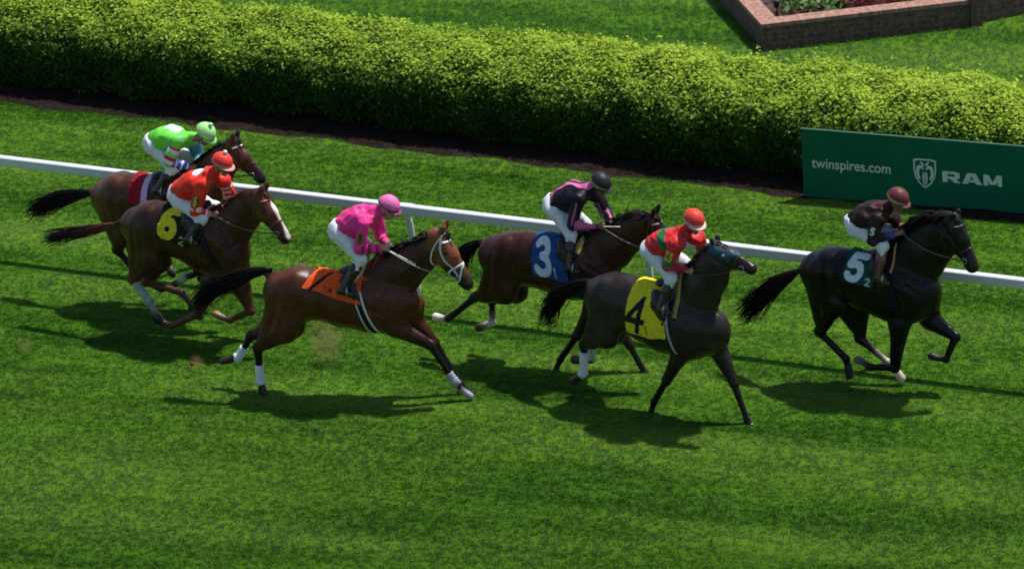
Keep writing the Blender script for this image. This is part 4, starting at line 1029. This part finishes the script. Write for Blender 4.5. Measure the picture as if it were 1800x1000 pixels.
        VV, FF = tubes([np.array([b+np.array([0, 0, .085]), lerp(b, tpx, .6)+np.array([0, 0, .03]), tpx])], [np.full(3, .009)], 4); obj('stirrup_leather', np_mesh('stirrup_leather', VV, faces=FF, mats=[strap_mat(sp.get('leather', (.05, .03, .02)))]), hroot)
    # reins belong to the horse's bridle
    lines = []
    for s_, sy in (('n', -1), ('f', 1)):
        h1 = J['ha'+s_]+(J['ha'+s_]-J['el'+s_])/np.linalg.norm(J['ha'+s_]-J['el'+s_])*.05; h0 = hr['bits'][sy]; m_ = lerp(h0, h1, .5)+np.array([0, sy*.10, sp.get('sag', -.03)])
        ln_ = spline([h0, m_, h1], 7); ln_[1:-1], _ = push_out(hr['S'], ln_[1:-1])
        for _k in range(2): ln_[1:-1] = (ln_[:-2]+2*ln_[1:-1]+ln_[2:])/4
        lines.append(spline(ln_, 26))
    hn = J['han']; hf = J['haf']; dd = J['han']-J['eln']; dd /= np.linalg.norm(dd); lines.append(spline([hn+dd*.05, (hn+hf)/2+dd*.05-np.array([0, 0, .03]), hf+dd*.05], 8)); lines.append(spline([hn+dd*.04, (hn+hf)/2+np.array([-.05, .03, -.10]), hf+dd*.04], 8))
    VV, FF = tubes(lines, [np.full(len(l_), .0085) for l_ in lines], 5); obj('reins', np_mesh('reins', VV, faces=FF, mats=[strap_mat(sp.get('rein', (.06, .03, .02)))]), hroot)
    # whip
    if 'whip' in sp:
        a, b, wc, wl = sp['whip']; A = J['han']+dd*.05; Bp = U(*b, -.12); W_ = empty('riding_whip', tuple(g.W(A)), -g.a); tag(W_, wl, 'whip', 'riding whips')
        v = Bp-A; VV, FF = tubes([np.array([v*0-v*.12, v*.3, v*.8, v])], [np.array([.010, .009, .008, .008])], 6); obj('shaft', np_mesh('shaft', VV, faces=FF, mats=[strap_mat(wc)]), W_)
        VV, FF = tubes([np.array([-v*.25, -v*.1, v*.02])], [np.array([.014, .012, .012])], 8); obj('grip', np_mesh('grip', VV, faces=FF, mats=[strap_mat((.02, .02, .02))]), W_)
def push_out(S, P):
    d = S.eval(P); m = d < .02
    if m.any():
        q, _ = S.project(P[m], .02, 6); P = P.copy(); P[m] = q
    return P, m

# ---------------------------------------------------------------- the field
WHT = (.72, .72, .70)
def pat_orange(u, v, c):
    s_ = np.abs(u-(.37-.25*v))
    m = (s_ < .036) & (v > .10); c[m] = (.02, .01, .012)
    return c
def pat_red7(u, v, c):
    m = (np.abs(u-.50) < .09); c[m] = (.62, .50, .62)
    m = (np.abs(u-.66) < .07); c[m] = (.10, .02, .10)
    return c
def pat_ragged(u, v, c):
    return c
horses = []
horses.append((dict(id='H1', yaw=14, o=(640, 692), seed=1, coat=(.086, .026, .012), label='bay racehorse with orange saddle cloth and white bridle, nearest on the left of the field',
  torso=[(499, 513, 38, .20), (528, 516, 49, .26), (568, 518, 45, .26), (606, 526, 50, .28), (644, 528, 56, .28), (688, 534, 52, .24), (710, 540, 32, .19)],
  neck=[(668, 496, 44, .17), (700, 478, 42, .13), (731, 455, 33, .10), (756, 438, 26, .085)], poll=(774, 408), muzzle=(838, 498),
  hn=[(508, 520), (500, 580), (453, 612), (458, 668), (461, 682), (464, 692)], hf=[(515, 520), (512, 572), (441, 590), (420, 627), (406, 632), (392, 635)],
  fn=[(714, 532), (694, 574), (757, 606), (797, 668), (814, 687), (827, 696)], ff=[(724, 536), (728, 566), (764, 602), (803, 664), (818, 684), (830, 693)],
  tail=[(478, 474), (440, 480), (400, 494), (365, 510), (346, 530)], tail_w=16, headc=2.6, neckc=.55, jawc=.5, mane_up=.35,  # face highlights painted in: head colour raised, jaw colour lowered
  wraps={'hn': (.52, 1.1, (.75, .77, .80)), 'hf': (.55, 1.1, (.75, .77, .80)), 'fn': (.80, 1.02, (.30, .33, .38))}, feet={'fn': (.35, .36, .38)},
  cloth=dict(tl=(560, 472), tr=(642, 470), bl=(531, 507), br=(634, 536), col=(.80, .105, .018), pattern=pat_orange,
             glyphs=[('1', .33, .40, .72, .90, .09, (.03, .01, .01), 0), ('A', .41, .50, .72, .90, .09, (.03, .01, .01), 0)]),
  pad=((648, 440), (622, 500), (.50, .47, .36), .014), saddle=(615, 470), girth=dict(pt=(640, 555), top=(622, 470), w=.055, cols=[(.65, .66, .68), (.015, .015, .02), (.015, .015, .02), (.015, .015, .02), (.65, .66, .68)]),
  bridle=(.72, .76, .78), bridle_w=.022, figure8=True, nose_w=.026),
 dict(id='J1', seed=41, label='jockey in bright pink silks and pink cap', pelvis=(597, 402), chest=(634, 384), neck=(661, 372), head=(682, 367),
  shn=(640, 392), shf=(662, 378), eln=(632, 438), elf=(668, 414), han=(668, 437), haf=(680, 428), hipn=(597, 412), knn=(634, 456), ann=(602, 510), ton=(617, 518),
  silk=(.88, .045, .28), cap=(.82, .16, .45), band=(.25, .03, .15), skin=(.45, .26, .2), badge=('1', (.30, .10, .04), (.03, .02, .02)),
  paint='p1', whip=(None, (731, 465), (.70, .70, .66), 'pale riding whip held by the jockey in pink'), rein=(.25, .22, .18), nod=-.45)))
horses.append((dict(id='H6', yaw=27, o=(360, 592), seed=2, coat=(.050, .016, .010), headc=2.6, muzc=(.03, .015, .012), label='dark chestnut racehorse with broad white blaze and black and yellow cloth number 6',
  torso=[(246, 398, 36, .20), (270, 402, 50, .26), (302, 402, 48, .26), (335, 410, 53, .28), (366, 422, 60, .28), (392, 438, 52, .24), (406, 450, 32, .19)],
  neck=[(378, 424, 44, .17), (404, 398, 42, .13), (428, 374, 34, .10), (446, 358, 27, .085)], poll=(459, 338), muzzle=(515, 419), blaze=1,
  hn=[(258, 412), (262, 455), (232, 490), (267, 536), (272, 550), (281, 561)], hf=[(268, 412), (280, 455), (258, 496), (318, 514), (338, 538), (352, 556)],
  fn=[(402, 455), (372, 498), (347, 552), (303, 573), (288, 568), (274, 561)], ff=[(418, 455), (424, 505), (441, 547), (404, 563), (392, 558), (379, 552)],
  socks={'hn': (.42, .42, .40)}, legcol=(.11, .045, .028), feet={'ff': (.35, .2, .12)}, manec=(.06, .022, .014), tailc=(.02, .012, .012), tailroot=(.16, .05, .04),
  tail=[(218, 394), (185, 398), (145, 405), (110, 410), (86, 416)], tail_w=9, wraps={'hn': (.15, .95, (.36, .38, .36))},
  cloth=dict(tl=(296, 358), tr=(352, 362), bl=(275, 416), br=(330, 436), col=(.015, .013, .016), glyphs=[('6', .10, .62, .22, .92, .15, (.72, .62, .03), .12), ('2', .74, .90, .78, .97, .09, (.5, .42, .06), 0)]),
  pad=((372, 372), (352, 402), (.30, .26, .18), .02), saddle=(340, 362), girth=dict(pt=(372, 455), top=(352, 370), w=.05, cols=[(.02, .015, .015)]), bridle=(.16, .045, .03), brow=(.30, .10, .05), bridle_w=.017),
 dict(id='J6', seed=42, label='jockey in red silks and red cap topped by a white pompom', pelvis=(314, 340), chest=(346, 322), neck=(372, 304), head=(390, 291),
  shn=(354, 326), shf=(394, 316), eln=(344, 372), elf=(404, 346), han=(370, 377), haf=(396, 362), hipn=(314, 352), knn=(356, 384), ann=(330, 420), ton=(345, 428),
  silk=(.80, .035, .018), cap=(.80, .05, .04), band=(.75, .30, .28), pom=(.8, .78, .78), skin=(.30, .18, .13), cuff=(.75, .72, .72), badge=('6', (.02, .02, .02), (.6, .5, .05)), paint='p6', rein=(.20, .07, .04), nod=-.3)))
horses.append((dict(id='H7', yaw=27, o=(318, 540), seed=3, coat=(.085, .032, .017), headc=.9, label='brown racehorse with white browband and red cloth, furthest back beside the rail',
  torso=[(192, 348, 35, .20), (214, 350, 48, .26), (246, 350, 46, .26), (280, 360, 52, .28), (312, 372, 58, .28), (340, 390, 50, .24), (354, 398, 30, .19)],
  neck=[(330, 366, 44, .17), (355, 330, 42, .13), (380, 298, 34, .10), (398, 276, 27, .085)], poll=(410, 246), muzzle=(470, 312),
  hn=[(204, 366), (220, 402), (206, 440), (250, 488), (268, 500), (284, 507)], hf=[(214, 366), (235, 402), (232, 440), (284, 462), (296, 470), (303, 482)],
  fn=[(350, 400), (326, 442), (352, 478), (326, 488), (318, 494), (306, 500)], ff=[(360, 400), (345, 430), (386, 452), (372, 490), (362, 492), (352, 490)],
  socks={'hf': (.7, .68, .66), 'fn': (.75, .74, .70)}, tail=[(168, 338), (135, 342), (105, 348), (78, 358), (56, 366)], tail_w=14,
  cloth=dict(tl=(240, 302), tr=(292, 306), bl=(226, 356), br=(282, 366), col=(.30, .012, .025), pattern=pat_red7),
  saddle=(285, 312), girth=dict(pt=(315, 400), top=(300, 318), w=.05, cols=[(.3, .02, .03)]), bridle=(.03, .02, .018), brow=(.75, .73, .7), bridle_w=.016, nose=(.02, .015, .015)),
 dict(id='J7', seed=43, label='jockey in lime green silks and pale green cap', pelvis=(271, 250), chest=(300, 243), neck=(330, 243), head=(359, 238),
  shn=(312, 250), shf=(338, 242), eln=(298, 284), elf=(348, 272), han=(332, 294), haf=(345, 290), hipn=(272, 258), knn=(304, 296), ann=(276, 334), ton=(292, 342),
  silk=(.16, .72, .06), sleeve=(.10, .30, .42), cap=(.38, .80, .28), band=(.25, .65, .15), pom=(.38, .80, .28), skin=(.30, .15, .1), paint='p7', rein=(.05, .03, .02), nod=-.8, captilt=.0)))
horses.append((dict(id='H3', yaw=27, o=(1010, 646), seed=4, coat=(.044, .014, .009), headc=.55, label='dark bay racehorse with blue saddle cloth number 3 in the middle, behind two others',
  torso=[(876, 450, 38, .20), (898, 456, 50, .26), (932, 455, 49, .26), (970, 462, 52, .28), (1006, 470, 58, .28), (1040, 476, 53, .24), (1058, 480, 34, .19)],
  neck=[(1046, 454, 44, .17), (1074, 432, 42, .13), (1102, 412, 34, .10), (1124, 398, 27, .085)], poll=(1148, 380), muzzle=(1204, 452),
  hn=[(888, 470), (886, 512), (836, 522), (788, 560), (778, 560), (766, 557)], hf=[(900, 470), (905, 510), (864, 526), (866, 566), (854, 572), (842, 576)],
  fn=[(1050, 490), (1046, 540), (1014, 590), (985, 632), (980, 642), (977, 652)], ff=[(1062, 490), (1070, 545), (1106, 606), (1134, 656), (1148, 666), (1160, 672)],
  feet={'hn': (.70, .65, .58)}, socks={'hf': (.65, .60, .55)}, tail=[(852, 424), (838, 428), (822, 438), (810, 452), (800, 470)], tail_w=8, ear=(-.08, .15),
  cloth=dict(tl=(946, 414), tr=(1000, 420), bl=(938, 482), br=(1002, 494), col=(.016, .075, .24), glyphs=[('3', .10, .55, .18, .92, .125, (.62, .70, .78), 0), ('1', .60, .72, .74, .95, .10, (.45, .55, .65), 0)]),
  pad=((1030, 420), (1014, 448), (.55, .42, .10), .035), saddle=(1000, 418), girth=dict(pt=(1020, 510), top=(1015, 420), w=.05, cols=[(.02, .03, .06)]), bridle=(.10, .05, .04), brow=(.30, .20, .15), nose=(.5, .10, .03)),
 dict(id='J3', seed=44, label='jockey in black silks with pink stripes and a black cap', pelvis=(974, 358), chest=(1008, 342), neck=(1036, 331), head=(1054, 327),
  shn=(1018, 350), shf=(1048, 340), eln=(1006, 396), elf=(1064, 374), han=(1048, 398), haf=(1074, 390), hipn=(975, 368), knn=(1004, 414), ann=(1000, 470), ton=(1015, 478),
  silk=(.010, .007, .018), cap=(.014, .016, .026), band=(.35, .31, .10), peak=(.014, .016, .026), skin=(.16, .09, .06), paint='p3', whip=(None, (1090, 399), (.72, .66, .48), 'cream riding whip held by the jockey in black and pink'), rein=(.10, .08, .07), nod=-.5)))
horses.append((dict(id='H4', yaw=37, o=(1172, 722), seed=5, coat=(.028, .020, .018), headc=.8, label='dark brown racehorse with yellow saddle cloth number 4 and blue-grey hood, head raised',
  torso=[(1062, 522, 37, .20), (1078, 530, 52, .26), (1104, 533, 52, .26), (1134, 545, 56, .28), (1170, 560, 62, .29), (1212, 572, 61, .27), (1243, 580, 45, .25)],
  neck=[(1204, 545, 50, .19), (1228, 510, 44, .16), (1248, 478, 38, .12), (1259, 455, 30, .09)], poll=(1256, 430), muzzle=(1328, 464), ear=(-.03, .11), hsc=1.28,
  hn=[(1072, 545), (1066, 588), (1026, 606), (1026, 656), (1017, 663), (1008, 669)], hf=[(1084, 540), (1078, 582), (1040, 594), (1038, 632), (1022, 634), (1010, 632)],
  fn=[(1216, 580), (1202, 612), (1172, 668), (1150, 706), (1146, 718), (1144, 728)], ff=[(1242, 580), (1262, 612), (1290, 674), (1313, 738), (1321, 748), (1333, 755)],
  wraps={'hn': (.25, 1.1, (.68, .72, .72)), 'hf': (.25, 1.0, (.50, .50, .48))}, feet={'ff': (.08, .07, .07)}, socks={},
  tail=[(1040, 494), (1015, 500), (990, 512), (970, 532), (960, 560)], tail_w=14,
  cloth=dict(tl=(1126, 484), tr=(1186, 494), bl=(1103, 580), br=(1172, 594), col=(.72, .64, .025), glyphs=[('4', .03, .48, .32, .93, .09, (.02, .015, .015), .12), ('1', .50, .58, .78, .94, .12, (.02, .015, .015), 0)]),
  pad=((1205, 500), (1186, 560), (.30, .27, .06), .03), saddle=(1170, 490), girth=dict(pt=(1176, 600), top=(1180, 500), w=.045, cols=[(.02, .02, .02), (.02, .02, .02), (.4, .4, .4)]), bridle=(.04, .035, .035), hood=(.045, .085, .13)),
 dict(id='J4', seed=45, label='jockey in red silks with green bands, riding number 4', pelvis=(1147, 438), chest=(1178, 424), neck=(1203, 408), head=(1219, 392),
  shn=(1188, 428), shf=(1226, 418), eln=(1174, 466), elf=(1236, 444), han=(1206, 476), haf=(1228, 456), hipn=(1147, 446), knn=(1180, 488), ann=(1160, 542), ton=(1176, 550),
  silk=(.70, .030, .035), cap=(.75, .055, .04), band=(.80, .50, .48), skin=(.30, .17, .12), badge=('4', (.55, .42, .05), (.2, .12, .02)), paint='p4', rein=(.03, .02, .02), boot=(.03, .015, .02), nod=-.35, turn=-.35)))
horses.append((dict(id='H5', yaw=28, o=(1560, 680), seed=6, coat=(.004, .0036, .0042), headc=1.2, label='black racehorse with green saddle cloth number 5 leading the field on the right',
  torso=[(1442, 478, 38, .20), (1464, 484, 52, .26), (1497, 485, 50, .26), (1531, 496, 54, .28), (1566, 506, 60, .28), (1602, 512, 56, .25), (1620, 518, 34, .20)],
  neck=[(1590, 478, 52, .18), (1617, 446, 50, .15), (1642, 420, 44, .12), (1663, 404, 34, .09)], mane_up=.35, poll=(1676, 382), muzzle=(1724, 470), mane_side=-1, mane_len=.24, mane_n=420, ear=(-.05, .05), hsc=1.3, forelock=60,
  hn=[(1452, 494), (1462, 535), (1441, 584), (1487, 630), (1491, 646), (1493, 660)], hf=[(1468, 490), (1508, 540), (1512, 596), (1560, 636), (1575, 650), (1584, 664)],
  fn=[(1610, 525), (1582, 568), (1573, 646), (1530, 645), (1518, 637), (1508, 632)], ff=[(1630, 525), (1636, 562), (1680, 592), (1663, 632), (1650, 630), (1637, 626)],
  feet={'fn': (.16, .11, .11), 'hf': (.72, .55, .45)}, socks={'hf': (.70, .60, .52)},
  tail=[(1404, 476), (1382, 490), (1352, 508), (1330, 528), (1306, 544)], tail_w=18,
  cloth=dict(tl=(1500, 434), tr=(1556, 442), bl=(1482, 492), br=(1536, 506), col=(.008, .07, .05), glyphs=[('5', .10, .60, .18, .92, .135, (.66, .76, .82), .10), ('2', .72, .88, .78, .98, .10, (.5, .6, .6), 0)]),
  pad=((1582, 448), (1566, 482), (.42, .26, .08), .014), saddle=(1548, 440), girth=dict(pt=(1575, 540), top=(1565, 448), w=.05, cols=[(.01, .01, .012)]), bridle=(.05, .02, .02)),
 dict(id='J5', seed=46, label='jockey in dark brown silks and maroon cap with yellow band', pelvis=(1504, 390), chest=(1534, 378), neck=(1560, 364), head=(1577, 354),
  shn=(1542, 386), shf=(1566, 378), eln=(1534, 422), elf=(1582, 400), han=(1576, 411), haf=(1596, 404), hipn=(1506, 402), knn=(1552, 432), ann=(1544, 488), ton=(1560, 498),
  silk=(.022, .008, .010), cap=(.13, .030, .030), band=(.65, .42, .14), peak=(.10, .03, .03), skin=(.25, .13, .09), boot=(.07, .010, .018), boot_top=(.30, .12, .11), badge=('5', (.01, .03, .02), (.7, .75, .68)), paint='p5', rein=(.14, .07, .05), nod=-.4)))
def p1(c, C):
    t, d = c['limb']('eln', 'han'); m = (d < .075) & (t > .05) & (np.sin(t*17) > .1); C[m] = (.30, .01, .09)
    t, d = c['limb']('elf', 'haf'); m = (d < .075) & (t > .0) & (np.sin(t*13) > .35); C[m] = (.30, .01, .09)
    m = (c['up'] > .10) & (c['along'] > .55) & (c['along'] < .8) & (np.abs(c['y']) < .09) & (np.sin(c['y']*70) > 0.2); C[m] = (.45, .03, .22)
    return C
def p6(c, C):
    W_ = np.array([.78, .72, .74])
    m = (c['up'] > .07) & (c['along'] > .68) & (c['along'] < .96) & (np.abs(c['y']) < .10); C[m] = W_
    for a, b in (('eln', 'han'), ('elf', 'haf')):
        t, d = c['limb'](a, b); m = (d < .075) & (t > (.55 if a == 'eln' else .0)) & (np.sin(t*20) > .2); C[m] = W_
    t, d = c['limb']('shf', 'elf'); m = (d < .08) & (t > .25) & (np.sin(t*24) > .1); C[m] = W_
    t, d = c['limb']('shn', 'eln'); m = (d < .075) & (t > .78) & (t < .96); C[m] = W_
    return C
def p7(c, C):
    m = (c['up'] > .10) & (c['along'] > .45) & (c['along'] < .95) & (np.abs(c['y']) < .08); C[m] = (.55, .80, .66)
    t, d = c['limb']('shn', 'eln'); m = (d < .085); seg = np.floor(t*5.5).astype(int) % 3
    pal = np.array([(.16, .72, .06), (.40, .02, .05), (.70, .72, .78)]); k_ = m & (t > .25); C[k_] = pal[seg[k_]]
    k_ = m & (t <= .25); C[k_] = (.16, .72, .06)
    t, d = c['limb']('eln', 'han'); k_ = (d < .07) & (t > -.1); C[k_] = (.03, .08, .45); k_ = k_ & (np.sin(t*22) > .5); C[k_] = (.65, .68, .8)
    return C
def p3(c, C):
    PK = np.array([.62, .13, .33]); m = (c['up'] > .0) & (np.abs(np.abs(c['y'])-.06) < .035) & (c['along'] > .1); C[m] = PK
    for a, b in (('shn', 'eln'), ('eln', 'han'), ('shf', 'elf'), ('elf', 'haf')):
        t, d = c['limb'](a, b); k_ = (d < .085) & (np.abs((c['V'][:, 0]-c['J'][a][0]-t*(c['J'][b][0]-c['J'][a][0]))-.012) < .011) & (t > .1) & (t < 1); C[k_] = PK*.8
    return C
def p4(c, C):
    G_ = np.array([.02, .16, .06]); m = (np.abs(c['along']-.60) < .09); t, d = c['limb']('shn', 'eln'); t2, d2 = c['limb']('shf', 'elf')
    m &= (d > .085) & (d2 > .085); C[m] = G_
    k_ = (d < .09) & (t > .72) & (t < 1.08); C[k_] = G_; k_ = (d2 < .09) & (t2 > .4) & (t2 < 1.0); C[k_] = G_
    t, d = c['limb']('eln', 'han'); k_ = (d < .065) & (t > .12); C[k_] = (.42, .015, .05)
    t, d = c['limb']('elf', 'haf'); k_ = (d < .05) & (t > .6); C[k_] = (.7, .4, .4)
    return C
def p5(c, C):
    m = (c['up'] > .05) & (c['along'] > .75) & (np.abs(c['y']) < .12); C[m] = (.075, .018, .02)
    t, d = c['limb']('eln', 'han'); k_ = (d < .06) & (t > .55); C[k_] = (.04, .06, .22)
    t, d = c['limb']('elf', 'haf'); k_ = (d < .06) & (t > .3); C[k_] = (.35, .14, .04)
    return C
PAINT = dict(p1=p1, p3=p3, p4=p4, p5=p5, p6=p6, p7=p7)
for hs, js in horses:
    js['paint'] = PAINT[js['paint']]
    hr = build_horse(hs); build_jockey(js, hr)

# ------------------------------------------------------- flying turf and dust
M_CLOD = mat('clod', (.09, .05, .028), .95, noise=.5, nscale=30, bump=1, bscale=40)
def clod(px, py, z, r_, label):
    p = ground(px, py, z); CS = SDF(); rr = np.random.default_rng(int(px))
    for i in range(5): CS.ball(rr.normal(size=3)*r_*.45, r_*rr.uniform(.5, .8), 1, .02)
    F, lo = CS.grid(.012, fn=lambda F, G: F+(.012*wob(G, 50, int(px), 6)).astype(np.float32)); V, Q = surface_nets(F, lo, .012)
    o = obj('dirt_clod', np_mesh('dirt_clod', V, quads=Q, mats=[M_CLOD])); o.location = tuple(p); tag(o, label, 'clod', 'clods of turf thrown up by the hooves')
def puff(px, py, z, rx, ry, rz_, dens, label, lean=0.0):
    p = ground(px, py, 0.0)+np.array([0, 0, z]); V, Fc = ball_mesh((0, 0, 0), 1.0, 16, 12); V = V*np.array([rx, ry, rz_])
    m = bpy.data.materials.new('dust'); m.use_nodes = True; t = m.node_tree; N, L = t.nodes, t.links; N.remove(N['Principled BSDF'])
    vp = N.new('ShaderNodeVolumePrincipled'); vp.inputs['Color'].default_value = (.62, .42, .20, 1)
    tc = N.new('ShaderNodeTexCoord'); mp = N.new('ShaderNodeMapping'); mp.inputs['Scale'].default_value = (1/rx, 1/ry, 1/rz_); L.new(tc.outputs['Object'], mp.inputs[0])
    gr = N.new('ShaderNodeTexGradient'); gr.gradient_type = 'SPHERICAL'; L.new(mp.outputs[0], gr.inputs[0])
    ns = N.new('ShaderNodeTexNoise'); ns.inputs['Scale'].default_value = 9; ns.inputs['Detail'].default_value = 4; L.new(tc.outputs['Object'], ns.inputs[0])
    mr = N.new('ShaderNodeMapRange'); mr.inputs['From Min'].default_value = .40; mr.inputs['From Max'].default_value = .7; mr.inputs['To Max'].default_value = dens; L.new(ns.outputs[0], mr.inputs[0])
    mu = N.new('ShaderNodeMath'); mu.operation = 'MULTIPLY'; L.new(gr.outputs[1], mu.inputs[0]); L.new(mr.outputs[0], mu.inputs[1]); L.new(mu.outputs[0], vp.inputs['Density'])
    L.new(vp.outputs[0], N['Material Output'].inputs['Volume'])
    o = obj('dust_puff', np_mesh('dust_puff', V, faces=Fc, mats=[m])); o.location = tuple(p); tag(o, label, 'dust', kind='stuff')
puff(574, 640, .33, .26, .20, .36, 6, 'faint brown puff of dust under the belly of the bay with the orange cloth')
puff(345, 652, .10, .13, .11, .11, 12, 'small brown puff of dirt behind the white-wrapped hind leg')
puff(46, 618, .08, .13, .12, .12, 4, 'faint brown puff of dirt at the far left of the turf')
clod(338, 640, .16, .022, 'small brown clod in the dirt puff behind the white-wrapped hind leg')
clod(556, 588, .40, .018, 'tiny brown clod under the belly of the bay with the orange cloth')
rr = np.random.default_rng(99); n = 700
c0 = ground(578, 640, .0); P = np.stack([rr.normal(size=n)*.10, rr.normal(size=n)*.10, rr.uniform(.02, .5, n)**1.3], 1); P[:, 0] += -.10*P[:, 2]+.0
sz = rr.uniform(.003, .009, n)*(1-.5*P[:, 2]); V = []
for k_ in range(n):
    a = rr.normal(size=(3, 3)); a /= np.linalg.norm(a, axis=1, keepdims=True); V += [P[k_]+x_*sz[k_] for x_ in a]
o = obj('kicked_up_dirt', np_mesh('kicked_up_dirt', V, tris=np.arange(n*3).reshape(-1, 3), mats=[mat('dry_dirt', (.30, .20, .11), .95)], smooth=False)); o.location = tuple(c0); tag(o, 'spray of brown dirt kicked up under the bay with the orange cloth', 'dirt', kind='stuff')
for i in range(3): pass
